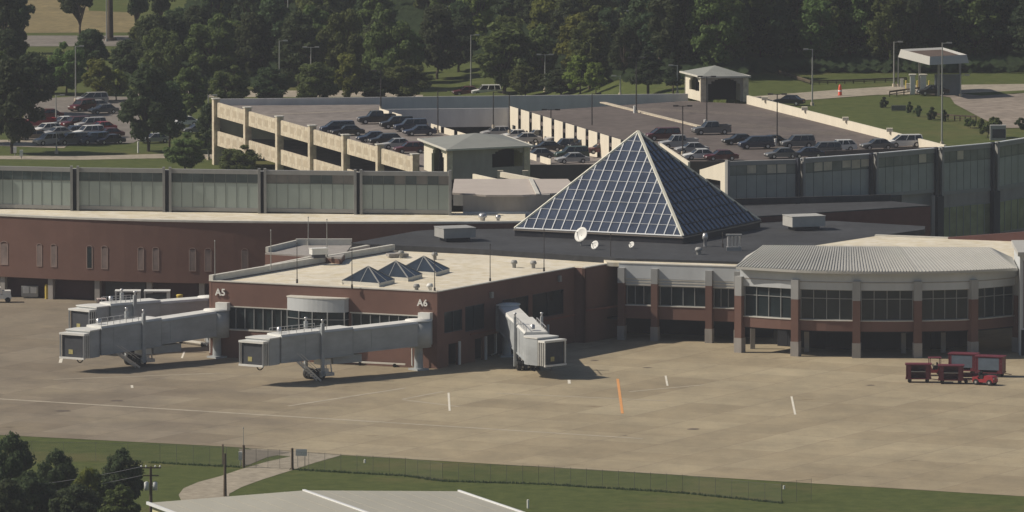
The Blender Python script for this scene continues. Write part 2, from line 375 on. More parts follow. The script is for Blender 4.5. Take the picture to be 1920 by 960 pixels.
side_ops = [(LS * .05, LS * .18, 4.2, 6.8), (LS * .20, LS * .34, 3.9, 7), (LS * .47, LS * .66, 3.9, 7.0), (LS * .69, LS * .92, 3.9, 7.0),
            (LS * .08, LS * .15, 0, 2.8), (LS * .27, LS * .33, 0, 2.8), (LS * .36, LS * .60, 0, 3.0), (LS * .66, LS * .78, 0, 3.0)]
wall_open(W, FR, SR, 0, ZR, -.35, 0, side_ops)
BL = FL + (SR - FR) * 1.30; W.wall(BL, FL, 0, ZR, -.35, 0)
# projecting rear block
K0 = SR + nS * 1.5; K1 = K0 + dS * ((G(1150, 490, ZR) - G(1095, 503, ZR)).length)
W.wall(SR, K0, 0, ZR, -.35, 0); W.wall(K0, K1, 0, ZR, -.35, 0)
W.build('wall', brick, con)
inner = MB(); inner.wall(FL + dF * .5, FR - dF * .5, .05, ZR - .5, -1.6, -1.5); inner.wall(FR + dS * .5, SR, .05, ZR - .5, -1.6, -1.5); inner.build('interior_wall', darkopen, con)
rp = [FL, FR, SR, K0, K1, K1 - nS * 9, G(880, 470, ZR), G(650, 456, ZR)]
rf = MB(); rf.prism([(p.x, p.y) for p in [FL + dF * .1 + dS * .2, FR - dF * .1 + dS * .2, SR - nS * .1, K0 - nS * .2 + dS * .3, K1 - nS * .2, K1 + dS * 12 - nS * 2, G(1000, 468, ZR), G(655, 454, ZR), G(640, 462, ZR), BL + dF * .2]], ZR - .5, ZR - .12)
rf.build('roof', creamroof, con)
cp = MB(); cp.wall(FL, FR, ZR, ZR + .12, -.45, .08); cp.wall(FR + dS * .1, SR, ZR, ZR + .12, -.45, .08); cp.wall(K0, K1, ZR, ZR + .12, -.45, .08); cp.build('coping', coping, con)
pl_ = MB(); pl_.wall(BL, FL, ZR, ZR + .75, -.55, .02); pl_.wall(G(500, 506, ZR), G(690, 468, ZR), ZR - .1, ZR + .6, -.3, .3); pl_.build('parapet', coping, con)
def band(parent, p0, p1, z0, z1, n, ft=.0, gt=-.18, bw=.09, transom=None, gm=winglass, fm=frameG, dep=.12, name='window'):
    """one glazed opening: frame bars with a pane behind"""
    fr = MB(); p0 = Vector(p0[:2]); p1 = Vector(p1[:2]); d = (p1 - p0).normalized()
    for i, q in enumerate(mull(p0, p1, n)):
        a = q - d * bw / 2; b_ = q + d * bw / 2
        if i == 0: a = q; b_ = q + d * bw
        if i == n: a = q - d * bw; b_ = q
        fr.wall(a, b_, z0, z1, ft - dep, ft)
    for z in [z0, z1 - bw] + ([transom] if transom else []): fr.wall(p0 + d * bw, p1 - d * bw, z, z + bw, ft - dep + .01, ft - .012)
    w_ = fr.build(name, fm, parent)
    gl = MB(); gl.wall(p0, p1, z0, z1, gt - .03, gt); gl.build('pane', gm, w_)
    return w_
band(con, S(sx(425)), S(sx(545)), wz0, wz1, 7, ft=-.05, gt=-.2); band(con, S(sx(660)), S(sx(800)), wz0, wz1, 8, ft=-.05, gt=-.2)
for a, b in ((.05, .18), (.20, .34), (.47, .66), (.69, .92)): band(con, FR + dS * LS * a, FR + dS * LS * b, 4.2 if a < .1 else 3.9, 6.8 if a < .1 else 7, 2, ft=-.06, gt=-.22, fm=framedk)
for a, b in ((425, 545), (660, 800)): sl_ = MB(); sl_.wall(S(sx(a) - .2), S(sx(b) + .2), wz1, wz1 + .12, 0, .06); sl_.wall(S(sx(a) - .2), S(sx(b) + .2), wz0 - .14, wz0, 0, .08); sl_.build('sill', coping, con)
# curved bay
bc = S(sx(600)); bw2 = sx(655) - sx(548); arc = []
for i in range(13):
    t = -1 + 2 * i / 12; arc.append(bc + dF * t * bw2 / 2 + nF * (1.0 + .95 * (1 - t * t)))
bt = MB(); pol = [S(sx(548)) - nF * .1] + arc + [S(sx(655)) - nF * .1]
zt = ZR - 1.35
bt.prism([(p.x, p.y) for p in pol], zt - 1.6, zt); b1 = bt.build('bay_fascia', stone, con)
bt = MB(); bt.prism([(p.x, p.y) for p in [bc + (p - bc) * 1.025 for p in pol]], zt, zt + .14); bt.build('bay_coping', coping, b1)
bt = MB(); bt.prism([(p.x, p.y) for p in pol], 2.9, 3.2); bt.build('bay_sill', stone, con)
bt = MB(); bt.prism([(p.x, p.y) for p in [bc + (p - bc) * .95 for p in pol]], 3.2, zt - 1.6); bt.build('bay_glass', winglass, con)
bt = MB()
for i in (0, 3, 6, 9, 12): p = arc[i]; bt.box((p.x, p.y, (3.2 + zt - 1.6) / 2), (.13, .13, zt - 1.6 - 3.2), math.atan2(dF.y, dF.x))
for z in (5.55,):
    for a, b in zip(arc, arc[1:]): bt.bar((a.x, a.y, z), (b.x, b.y, z), .08)
for e in (0, 12): 
    p = arc[e]; q = S(sx(548)) if e == 0 else S(sx(655)); bt.bar((p.x, p.y, 5.55), (q.x, q.y, 5.55), .08)
bt.build('bay_frame', frameG, con)
# gate lettering
def letters(txt, P, d, size, z, parent):
    for k, ch in enumerate(txt):
        cu = bpy.data.curves.new('t', 'FONT'); cu.body = ch; cu.size = size; cu.extrude = .07; cu.offset = .022
        o = bpy.data.objects.new('t', cu); C.objects.link(o); bpy.context.view_layer.update()
        me = bpy.data.meshes.new_from_object(o.evaluated_get(bpy.context.evaluated_depsgraph_get()))
        bpy.data.objects.remove(o)
        n_ = Vector((d.y, -d.x, 0)); vs = []
        for v in me.vertices:
            P2 = P + d * (v.co.x + k * size * .70) + n_ * (v.co.z + .15); vs.append((P2.x, P2.y, z + v.co.y))
        m_ = MB(); m_.add(vs, [tuple(p.vertices) for p in me.polygons])
        m_.build('letter', mat('sign_white', (.8, .79, .75), .5, .03, 1), parent)
letters('A5', S(sx(405)), dF, 1.15, ZAT(S(sx(405)), 553), con)
letters('A6', S(sx(784)), dF, 1.15, ZAT(S(sx(784)), 573), con)
for px in (410, 790):                            # light boxes over the gate doors
    q = MB(); q.wall(S(sx(px)), S(sx(px) + 1.6), 6.0, 6.9, .02, .9); q.build('gate_canopy', whitem, con)
for s_, z in ((.38, 7.9), (.88, 8.4)):
    P = FR + dS * LS * s_ + nS * .22; q = MB(); q.box((P.x, P.y, z), (.55, .3, .75), math.atan2(dS.y, dS.x)); q.build('wall_light', greypost, con)
lo = MB()                                        # piers at the open ground floor
for s_ in (.155, .345, .62, .8): P = FR + dS * LS * s_ + nS * .08; lo.box((P.x, P.y, 1.45), (.4, .16, 2.9), math.atan2(dS.y, dS.x))
lo.build('pier', stone, con)
ST = MB(); ST.wall(SR + dS * .4, K1, 4.0, 4.25, 1.5, 1.62); ST.wall(FR + dS * 8, SR, 3.4, 3.6, .0, .08); ST.build('belt_course', brickdk, con)

# ------------------------------------------------------------------ long brick terminal, left
ZT = 10.7
top = [G(px, py, ZT) for px, py in [(-260, 392), (-120, 399), (0, 405), (100, 409.5), (200, 413), (300, 415.5), (400, 417.3), (520, 418.6), (640, 419.2), (760, 419.3), (870, 419), (985, 418)]]
def smooth_line(P, n):
    out = []
    for i in range(len(P) - 1):
        p0, p1, p2, p3 = P[max(i - 1, 0)], P[i], P[i + 1], P[min(i + 2, len(P) - 1)]
        for k in range(n):
            t = k / n; out.append(.5 * ((2 * p1) + (p2 - p0) * t + (2 * p0 - 5 * p1 + 4 * p2 - p3) * t * t + (3 * p1 - p0 - 3 * p2 + p3) * t ** 3))
    return out + [P[-1]]
mid = top[5]; top = smooth_line([top[0], top[2], top[4], top[6], top[8], top[10], top[11]], 6)
ter = thing('terminal_building', 'long curved dark brick terminal with narrow arched windows, left of concourse', 'building', (mid.x, mid.y, 0))
W = MB(); W2 = MB(); cpb = MB(); RF = MB()
for a, b in zip(top, top[1:]):
    W.wall(a, b, 3.0, ZT, -.4, 0); W2.wall(a, b, 0, 3.0, -2.2, -1.8); cpb.wall(a, b, ZT, ZT + .25, -.8, .12)
    na = Vector((0, 11, 0))
    RF.prism([(a.x, a.y + .3), (b.x, b.y + .3), (b.x, b.y + 16), (a.x, a.y + 16)], ZT - .3, ZT - .05)
    W.wall(a, b, 2.75, 3.0, -2.2, 0)
W.build('wall', brick, ter); W2.build('lower_wall', gdoor, ter); cpb.build('coping', coping, ter); RF.build('roof', creamroof, ter)
def on_top(px):                                  # point of the wall line under a given bearing
    best = None
    for a, b in zip(top, top[1:]):
        pa = PX(a.x, a.y, 5)[0]; pb = PX(b.x, b.y, 5)[0]
        if pa <= px <= pb:
            t = (px - pa) / (pb - pa); return a.lerp(b, t), (b - a).normalized()
    return top[0], (top[1] - top[0]).normalized()
for px, w_ in [(8, 15), (74, 10), (101, 11), (168, 11), (196, 12), (264, 11), (292, 12), (361, 12), (390, 12), (459, 12)]:
    P, d = on_top(px); P = Vector((P.x, P.y, 0)); n_ = Vector((d.y, -d.x, 0)); k = w_ / 14.4 / 2
    fr = MB(); z0, z1 = 4.3, 7.1
    a = P - d * k; b = P + d * k
    for q in (a, b): fr.wall(q - d * .06, q + d * .06, z0, z1, .0, .045)
    fr.wall(a + d * .06, b - d * .06, z0, z0 + .1, .0, .06)
    for i in range(6):
        t0, t1 = math.pi * i / 6, math.pi * (i + 1) / 6
        p_ = P - d * math.cos(t0) * k; q_ = P - d * math.cos(t1) * k
        fr.bar((p_.x + n_.x * .035, p_.y + n_.y * .035, z1 + math.sin(t0) * k * .6), (q_.x + n_.x * .035, q_.y + n_.y * .035, z1 + math.sin(t1) * k * .6), .1, .07)
    w__ = fr.build('window', mat('stone_trim', (.30, .22, .19), .8, .1, 1), ter)
    gl = MB(); gl.wall(a + d * .06, b - d * .06, z0 + .1, z1, .0, .03); gl.build('pane', winglass if px == 168 else mat_glass('bronze_glass', (.215, .165, .15), .55, 0, .4), w__)
for px in (2, 92, 180, 278, 377):                # ground-floor piers
    P, d = on_top(px); n_ = Vector((d.y, -d.x, 0)); q = MB(); q.box((P.x - n_.x * .7, P.y - n_.y * .7, 1.37), (.7, .7, 2.74), math.atan2(d.y, d.x)); q.build('pier', concg, ter)
for px0, px1 in ((5, 78), (105, 165), (190, 265), (290, 365)):
    P, d = on_top(px0); Q, _ = on_top(px1); q = MB(); q.wall(P, Q, .03, 2.6, -1.8, -1.72)
    q.build('roller_door', gdoor if px0 != 190 else mat('grey_door', (.06, .06, .065), .6, .1, 1), ter)
# low brick annex between terminal and concourse
A0 = G(497, 476, ZR); A1 = G(560, 479, ZR)
q = MB(); ax = [G(497, 477, 9.9), G(640, 486, 9.9), G(660, 462, 9.9), G(555, 462, 9.9)]
an = thing('annex_building', 'low brick annex wedged between the concourse and long brick terminal', 'building', (ax[0].x, ax[0].y, 0))
q.prism([(p.x, p.y) for p in ax], 0, 9.9); q.build('wall', brick, an)
q = MB(); q.prism([(p.x, p.y) for p in ax], 9.9, 10.1); q.build('roof', concg, an)
q = MB(); q.wall(ax[3] - Vector((0, .5, 0)), ax[2] - Vector((0, .5, 0)), 10.1, 10.9, -.5, 0); q.wall(ax[0] + Vector((.4, .8, 0)), ax[3] + Vector((.4, 0, 0)), 10.1, 10.75, -.4, 0); q.build('parapet', coping, an)

# ------------------------------------------------------------------ glazed upper storey, left
def glass_storey(par, pts, z0, z1, posts, lower_rows=1, panes=8, gm=greenglass, um=greenglass_d, blinds=0):
    """pts: list of (P0,P1) bays on plan; a post pair between bays"""
    for bi, (a, b) in enumerate(pts):
        a = Vector((a.x, a.y, 0)); b = Vector((b.x, b.y, 0)); d = (b - a).normalized()
        zm = z0 + (z1 - z0) * .655
        gl = MB(); gl.wall(a, b, z0, zm - .05, -.1, 0); bay = gl.build('glass_bay', gm, par)
        up = mull(a, b, panes)
        for i in range(panes):
            ups = MB(); ups.wall(up[i], up[i + 1], zm + .05, z1 - .55, -.1, 0); ups.build('upper_pane', random.choice(um if isinstance(um, list) else [um]), bay)
        for i in range(panes):
            if random.random() < blinds:
                q = MB(); s_ = (up[i + 1] - up[i]) * .06; q.wall(up[i] + s_, up[i + 1] - s_, zm + random.uniform(.1, .35), z1 - .6, .0, .03); q.build('blind', blindm, bay)
        fr = MB()
        for i, q_ in enumerate(up): fr.wall(q_ - d.xy * .03, q_ + d.xy * .03, z0, z1 - .55, .0, .03)
        fr.wall(a, b, zm - .05, zm + .05, -.1, .05); fr.build('mullion', MATS['storey_mullion'], bay)
        tp = MB(); tp.wall(a - d * .05, b + d * .05, z1 - .55, z1, -.5, .12); tp.build('top_band', greypost, bay)
        st_ = MB(); st_.wall(a, b, z0 - .5, z0, -.1, .1); st_.build('base_band', greypost, bay)
gs = thing('glass_storey', 'glazed upper storey above the pale roof edge of the left brick terminal', 'building', tuple(G(400, 392, 10.7)))
def gl_pt(px):
    tbl = [(-230, 300), (0, 312), (133, 314.3), (306, 316.5), (485, 319), (665, 321), (843, 322.3), (900, 322.5)]
    for (a, ya), (b, yb) in zip(tbl, tbl[1:]):
        if a <= px <= b: return G(px, ya + (yb - ya) * (px - a) / (b - a), 16.3)
bays = [(-200, -27), (-13, 133), (147, 306), (320, 485), (498, 665), (678, 843)]
UMA = [greenglass_d, greenglass_d, mat_glass('slate_glass', (.065, .085, .09), .2, 0, .6, .2, .5)]
UMB = [mat_glass('slate_glass', (.065, .085, .09)), mat_glass('garage_view_glass', (.17, .16, .15), .25, 0, .6, .2, .4), mat_glass('garage_view_glass', (.17, .16, .15))]  # garage seen in the glass is painted as pane tones
for i_, (a, b) in enumerate(bays): glass_storey(gs, [(gl_pt(a), gl_pt(b))], 11.3, 16.3, None, panes=8, blinds=0, um=UMA if i_ < 4 else UMB)
for a, b in bays:
    for px in (a - 1, b + 1):
        P = gl_pt(px); q = MB(); q.box((P.x, P.y - .25, 13.6), (.34, .7, 5.9), .05); q.build('post', greypost, gs)
for (a, b), (c, d_) in zip(bays, bays[1:]):
    P = gl_pt(b + 2); Q = gl_pt(c - 2); q = MB(); q.wall(P, Q, 10.7, 16.1, -.6, -.5); q.build('recess_panel', framedk, gs)
q = MB()
for (a, b), (c, d_) in zip(bays, bays[1:]): pass
back = [gl_pt(x) for x in (-200, 0, 150, 310, 490, 670, 845)]
for a, b in zip(back, back[1:]): q.prism([(a.x, a.y + .6), (b.x, b.y + .6), (b.x, b.y + 2.6), (a.x, a.y + 2.6)], 10.7, 16.0)
q.build('core', greym, gs)

# ------------------------------------------------------------------ hall with dark roof and glass pyramid
hall_pts = [(655, 456), (780, 433), (900, 424), (985, 420), (1100, 404), (1440, 415), (1560, 414), (1735, 424), (1733, 430), (1640, 443), (1560, 457), (1392, 491), (1155, 484), (900, 467)]
ZD = 10.0
hp = [G(a, b, ZD) for a, b in hall_pts]
ctr = G(1200, 440, ZD)
hall = thing('terminal_hall', 'dark flat-roofed central hall with cream roof edge around the glass pyramid', 'building', (ctr.x, ctr.y, 0))
q = MB(); q.prism([(p.x, p.y) for p in hp], ZR - .1, ZD); q.build('roof', darkroof, hall)
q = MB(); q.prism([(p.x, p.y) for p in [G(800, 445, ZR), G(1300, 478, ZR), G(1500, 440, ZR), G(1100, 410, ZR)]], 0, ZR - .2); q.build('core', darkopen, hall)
# upper dark roof step on the right and its brick wall
u = [G(1400, 409, 10.7), G(1745, 387, 10.7), G(1670, 379, 10.7), G(1380, 388, 10.7)]
up_ = thing('upper_hall', 'dark brick upper storey with a dark roof behind the glass pyramid', 'building', (u[0].x, u[0].y, 9))
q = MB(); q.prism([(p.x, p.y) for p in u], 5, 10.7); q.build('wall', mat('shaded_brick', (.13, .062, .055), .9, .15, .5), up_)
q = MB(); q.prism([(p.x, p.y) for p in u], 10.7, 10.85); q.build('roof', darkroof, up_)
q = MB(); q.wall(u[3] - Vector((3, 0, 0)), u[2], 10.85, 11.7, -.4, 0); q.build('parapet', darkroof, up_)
# pyramid
ZB = 11.0
A = G(965, 428, ZB); B = G(1280, 443, ZB); ab = B - A; side = ab.length; pv = Vector((-ab.y, ab.x, 0)).normalized()
Cc = B + pv * side; D = A + pv * side; cen = (A + Cc) / 2; apex = Vector((cen.x, cen.y, ZAT(cen, 246)))
pyr = thing('glass_pyramid', 'large blue glass pyramid with white glazing bars standing on the dark roof', 'skylight', (cen.x, cen.y, ZD))
q = MB(); ins = [A, B, Cc, D]; q.prism([(p.x, p.y) for p in ins], ZD, ZB - .25); q.build('curb', mat('curb_dark_metal', (.016, .017, .026), .6, .15, .6), pyr)
q = MB(); q.prism([(p.x, p.y) for p in [cen + (p - cen) * 1.012 for p in ins]], ZB - .25, ZB - .1); q.build('curb_cap', mat('curb_cap_metal', (.26, .23, .2), .5, .15, 1), pyr)
def py_face(P0, P1, ap_, ncol, nrow, fm, parent, gname='glass_face', thick=.115):
    g_ = MB(); m = (P0 + P1) / 2; nn = (P1 - P0).cross(ap_ - P0).normalized()
    g_.add([P0, P1, ap_, P0 - nn * .1, P1 - nn * .1, ap_ - nn * .1], [(0, 1, 2), (5, 4, 3), (0, 3, 4, 1), (1, 4, 5, 2), (2, 5, 3, 0)])
    fo = g_.build(gname, pyrglass, parent)
    b_ = MB(); off = nn * .05
    for i in range(1, ncol):
        t = i / ncol; s_ = P0.lerp(P1, t); up2 = (ap_ - m); h = 1 - abs(2 * t - 1)
        b_.bar(s_ + off, s_ + up2 * h + off, thick, .1, nn)
    b_.bar(P0 + off, P1 + off, .16, .14, nn)
    b_.build('glazing_bar', fm, fo)
    b_ = MB()
    for k in range(1, nrow): t = k / nrow; b_.bar(P0.lerp(ap_, t) + off * .8, P1.lerp(ap_, t) + off * .8, .07, .06, nn)
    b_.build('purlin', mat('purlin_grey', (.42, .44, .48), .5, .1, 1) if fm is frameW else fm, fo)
    return fo
baseP = [Vector((p.x, p.y, ZB)) for p in ins]
for i, fm in enumerate([frameW, framedk, framedk, frameW]): py_face(baseP[i], baseP[(i + 1) % 4], apex, 18, 10, fm, pyr)  # dark bars paint in the shade on the right and rear faces
for p in baseP:
    q = MB(); q.bar(p, apex, .34, .26); q.build('hip_beam', framecream, pyr)
# small skylights
for k, (l, r_, fx, base_y, ty, lb) in enumerate([(641, 711, 740, 531, 499, 'left small pyramid skylight, nearest the roof front'), (693, 765, 792, 521, 489, 'middle small pyramid skylight on the cream roof'), (746, 817, 843, 511, 480, 'right small pyramid skylight, farthest back on the cream roof')]):
    z = ZR + .35; a = G(l + 0, base_y - 5, z); b = G(r_, base_y, z); b2 = b - a; sd = b2.length; p2 = Vector((-b2.y, b2.x, 0)).normalized()
    dd = (G(fx, base_y - 7.5, z) - b); p2 = Vector((dd.x, dd.y, 0)); c_ = b + p2; d2 = a + p2; ce = (a + c_) / 2; apx = Vector((ce.x, ce.y, ZAT(ce, ty)))
    sk = thing('pyramid_skylight', lb, 'skylight', (ce.x, ce.y, ZR), 'small pyramid skylights on the concourse roof')
    q = MB(); q.prism([(p.x, p.y) for p in (a, b, c_, d2)], ZR - .13, z); q.build('curb', coping, sk)
    bp_ = [Vector((p.x, p.y, z)) for p in (a, b, c_, d2)]; g_ = MB()
    for i in range(4): g_.quad(bp_[i], bp_[(i + 1) % 4], apx)
    g_.build('glass', mat_glass('skylight_glass', (.04, .055, .075), .12, .3, .7), sk)
    for i, p in enumerate(bp_): q = MB(); q.bar(p, apx, .14, .1); q.build('hip_bar', greypost, sk)
    q = MB()
    for i in range(4):
        m = bp_[i].lerp(bp_[(i + 1) % 4], .5); 
        for t in (.5,): q.bar(m + Vector((0, 0, .02)), apx.lerp(m, .0), .08, .06)
    q.build('glazing_bar', frameG, sk)

# ------------------------------------------------------------------ right wing and bowed bay
wg0 = G(1160, 637); wg1 = G(1388, 645)
wing = thing('terminal_wing', 'two-storey wing with brick pillars and bowed bay under ribbed metal roof', 'building', (wg1.x, wg1.y, 0))
dW = (wg1 - wg0).normalized(); nW = Vector((dW.y, -dW.x, 0)); angW = math.atan2(dW.y, dW.x)
def wp(px):
    for k in range(-400, 1400):
        p = wg0 + dW * k * .02
        if PX(p.x, p.y, 0)[0] >= px: return p
    return wg1
cols = [1166, 1228, 1330, 1384]
zb0, zb1, zw1, zf = 2.75, 4.35, 6.9, ZAT(wg0, 494)
q = MB(); q.wall(wg0, wg1, zw1 + .9, zf, -.4, 0); q.wall(wg0, wg1, zw1, zw1 + .9, -.4, -.12); q.build('fascia', stone, wing)
q = MB(); q.wall(wg0, wg1, zf, zf + .12, -.5, .06); q.build('coping', coping, wing)
q = MB()
for z in (zw1 + .05, zw1 + .4, zw1 + .75): q.wall(wg0, wg1, z, z + .14, -.12, -.02)
q.build('louvre', coping, wing)
q = MB(); q.wall(wg0, wg1, zb0, zb1, -.4, -.08); q.build('beam', brick, wing)
q = MB(); q.wall(wg0, wg1, zb1, zb1 + .1, -.4, -.0); q.build('sill', coping, wing)
q = MB(); q.prism([(p.x, p.y) for p in [wg0 + Vector((-1.5, .55, 0)), wg1 + Vector((.5, .55, 0)), G(1440, 480, zf), G(1110, 468, zf)]], zf - .4, zf + .08); q.build('cream_roof', creamroof, wing)
for px in cols:
    p = wp(px); q = MB(); q.box((p.x, p.y, (1.8 + 7.2) / 2), (.85, .85, 5.4), angW); c1 = q.build('pillar', brick, wing)
    q = MB(); q.box((p.x, p.y, .9), (.95, .95, 1.8), angW); q.build('pillar_base', concg, c1)
    q = MB(); q.box((p.x, p.y, (7.2 + zf - .5) / 2), (.87, .87, zf - .5 - 7.2), angW); q.build('pillar_head', mat('pillar_grey', (.36, .365, .36), .75, .08, .4), c1)
for a, b, n in ((1174, 1222, 3), (1236, 1323, 4), (1337, 1378, 3)): band(wing, wp(a), wp(b), zb1 + .1, zw1, n, ft=-.2, gt=-.32)
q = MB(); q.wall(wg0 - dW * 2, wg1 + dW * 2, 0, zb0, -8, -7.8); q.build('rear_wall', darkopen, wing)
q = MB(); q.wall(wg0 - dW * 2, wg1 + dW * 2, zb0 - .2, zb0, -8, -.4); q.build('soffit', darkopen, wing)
# bay
bx = [(1387, 661), (1492, 668), (1606, 671), (1720, 671), (1824, 668), (1908, 660)]
bp = [G(a, b) for a, b in bx]
ze = 10.75; y0, y1, y2, y3 = 3.25, 4.5, 8.35, 7.2
bps = smooth_line(bp, 4)
q1 = MB(); q2 = MB(); q3 = MB(); q4 = MB(); q5 = MB()
for a, b in zip(bps, bps[1:]):
    q1.wall(a, b, y2, ze, -.4, -.05); q2.wall(a, b, y0, y1, -.4, -.1); q3.wall(a, b, y1, y1 + .1, -.4, -.02)
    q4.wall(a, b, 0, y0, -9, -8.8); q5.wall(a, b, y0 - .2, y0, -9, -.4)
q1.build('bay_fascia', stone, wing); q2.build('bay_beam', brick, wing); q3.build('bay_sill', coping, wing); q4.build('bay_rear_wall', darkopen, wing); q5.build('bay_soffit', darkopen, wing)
q = MB()
for a, b in zip(bps, bps[1:]): q.wall(a, b, y2 + .9, y2 + 1.0, -.05, .0)
q.build('reveal', concg, wing)
for i, p in enumerate(bp):
    d = (bp[min(i + 1, 5)] - bp[max(i - 1, 0)]); an_ = math.atan2(d.y, d.x)
    q = MB(); q.box((p.x, p.y, (1.85 + 7.1) / 2), (.95, .95, 5.25), an_); c1 = q.build('pillar', brick, wing)
    q = MB(); q.box((p.x, p.y, .925), (1.05, 1.05, 1.85), an_); q.build('pillar_base', concg, c1)
    q = MB(); q.box((p.x, p.y, (7.1 + 9.5) / 2), (.97, .97, 2.4), an_); q.build('pillar_head', mat('pillar_grey', (.36, .365, .36), .75, .08, .4), c1)
for a, b in zip(bp, bp[1:]):
    d = (b - a).normalized(); band(wing, a + d * .55, b - d * .55, y1 + .1, y2, 4, ft=-.2, gt=-.32, transom=y3, bw=.085)
for (a, b) in ((.25, 0), (.2, 1), (.8, 2), (.5, 3)):          # inner columns in the open ground floor
    p = bp[b].lerp(bp[b + 1], a) + Vector((0, 5, 0)); q = MB(); q.box((p.x, p.y, 1.6), (.6, .6, 3.2)); q.build('inner_column', concg, wing)
# metal roof with ribs
eo = [p + Vector((0, -.9, 0)) for p in bp]; eo[0] += Vector((-.5, 0, 0)); eo[-1] = G(1908, 503, ze)
rl = G(1432, 461, 12.6); rr = G(1858, 464, 12.6); rm = [rl.lerp(rr, t) for t in (0, .2, .45, .7, .9, 1)]
eo = smooth_line([Vector((p.x, p.y, ze)) for p in eo], 4); rm = [rl.lerp(rr, t) for t in [k / 20 for k in range(21)]]
for k in (1, 2, 3): eo[k] = eo[0].lerp(eo[4], k / 4); eo[16 + k] = eo[16].lerp(eo[20], k / 4)
q = MB()
for i in range(20):
    q.quad(eo[i], eo[i + 1], rm[i + 1], rm[i])
bk = [Vector((rl.x - 2, rl.y + 6, ze)), Vector((rr.x + 3, rr.y + 6, ze))]
q.quad(rm[0], rm[-1], bk[1], bk[0]); q.quad(eo[0], rm[0], bk[0]); q.quad(eo[-1], bk[1], rm[-1])
mr = q.build('metal_roof', ribroof, wing)
q = MB()
for i in range(20):
    n = 5 if i < 12 else 4
    for k in range(n):
        t = k / n; a = eo[i].lerp(eo[i + 1], t); b = rm[i].lerp(rm[i + 1], t); q.bar(a + Vector((0, 0, .05)), b + Vector((0, 0, .04)), .16 if i < 12 else .1, .15 if i < 12 else .06)
q.build('seam', ribroof, mr)
q = MB()
for i in range(20): q.wall(eo[i], eo[i + 1], ze - .28, ze + .02, -.2, .06)
q.build('gutter', ribroof, mr)
# cream roof to the right
crr = [G(1530, 460, 10.3), G(1640, 443, 10.3), G(2050, 458, 10.3), G(2060, 520, 10.3), G(1890, 500, 10.3), G(1500, 480, 10.3)]
q = MB(); q.prism([(p.x, p.y) for p in crr], 9.6, 10.3); q.build('rear_roof', creamroof, wing)
q = MB(); q.wall(crr[1], crr[2], 10.3, 10.5, -.6, 0); q.build('rear_coping', coping, wing)
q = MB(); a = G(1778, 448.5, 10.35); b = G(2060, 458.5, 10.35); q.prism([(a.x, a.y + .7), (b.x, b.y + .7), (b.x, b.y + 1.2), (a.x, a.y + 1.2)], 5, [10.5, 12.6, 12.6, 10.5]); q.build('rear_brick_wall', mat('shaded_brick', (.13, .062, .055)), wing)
# corner block at the far right
e0 = G(1912, 668); eb = thing('corner_block', 'glazed corner block at the right end of the bowed wing', 'building', (e0.x, e0.y, 0))
e1 = e0 + Vector((14, 1.5, 0)); q = MB(); q.prism([(e0.x, e0.y + .6), (e1.x, e1.y + .6), (e1.x, e1.y + 14), (e0.x, e0.y + 14)], 0, 12.4); q.build('wall', stone, eb)
q = MB(); q.prism([(e0.x - .3, e0.y - .2), (e1.x, e1.y - .2), (e1.x, e1.y + 15), (e0.x - .3, e0.y + 15)], 12.4, 12.9); q.build('roof', ribroof, eb)
band(eb, e0 + Vector((.4, .55, 0)), e1 + Vector((0, .55, 0)), 3.4, 11.8, 6, ft=0, gt=-.02, transom=8.3, dep=.08)
q = MB(); q.wall(e0 + Vector((.2, .5, 0)), e1 + Vector((0, .5, 0)), 0, 3.2, -.05, 0); q.build('dark_entrance', darkopen, eb)

# ------------------------------------------------------------------ glazed storey, right
gr = thing('glass_wing', 'tall dark-posted glazed wing running to the right frame edge', 'building', tuple(G(1640, 400, 9)))
tb = [(1360, 303), (1500, 298.5), (1637, 289), (1760, 278), (1865, 268.5), (1960, 254), (2080, 232)]
def gr_pt(px):
    for (a, ya), (b, yb) in zip(tb, tb[1:]):
        if a <= px <= b: return G(px, ya + (yb - ya) * (px - a) / (b - a), 16.3)
rb = [(1362, 1494), (1508, 1631), (1645, 1753), (1768, 1859), (1872, 1958), (1970, 2075)]
for i, (a, b) in enumerate(rb): glass_storey(gr, [(gr_pt(a), gr_pt(b))], 10.9 if i < 3 else 10.4, 16.3, None, panes=7, gm=mat_glass('smoky_glass', (.33, .36, .35), .3, 0, .6, .15, .3), um=mat_glass('smoky_upper_glass', (.20, .22, .20), .25, 0, .6, .3, .3), blinds=[.8, .75, .5, .1, .3, .2][i])
for i in (3, 4, 5):
    a, b = rb[i]; P = gr_pt(a); Q = gr_pt(b); q = MB(); q.wall(P, Q, 8.3, 9.9, -.2, -.05); q.build('spandrel', concg, gr)
    band(gr, P, Q, 4.0, 8.3, 7, ft=.05, gt=-.02, gm=mat_glass('olive_glass', (.26, .28, .17), .25, 0, .6), name='lower_window')
for i, px in enumerate((1364, 1496, 1506, 1633, 1643, 1755, 1766, 1861, 1870, 1960, 1968)):
    P = gr_pt(px); lowz = 10 if px < 1700 else 9.9
    q = MB(); q.box((P.x, P.y - .3, (lowz + 16.5) / 2), (.36, .6, 16.5 - lowz), .6); q.build('post', framedk if i % 2 else greypost, gr)
for px in (1760, 1865.5, 1964):
    P = gr_pt(px); q = MB(); q.box((P.x, P.y - .7, 4.9), (1.05, 1.0, 10.0), .6); q.build('column', framedk, gr)
P = gr_pt(1751); q = MB(); q.box((P.x - .1, P.y - 1.4, 7.2), (.45, .5, 5.8)); q.build('downpipe', concg, gr)
bkp = [gr_pt(x) for x in (1362, 1500, 1637, 1760, 1865, 1960, 2075)]
q = MB()
for a, b in zip(bkp, bkp[1:]): q.prism([(a.x - .3, a.y + .75), (b.x - .3, b.y + .75), (b.x + .6, b.y + 2.6), (a.x + .6, a.y + 2.6)], -.5, 16.0)
q.build('core', greym, gr)
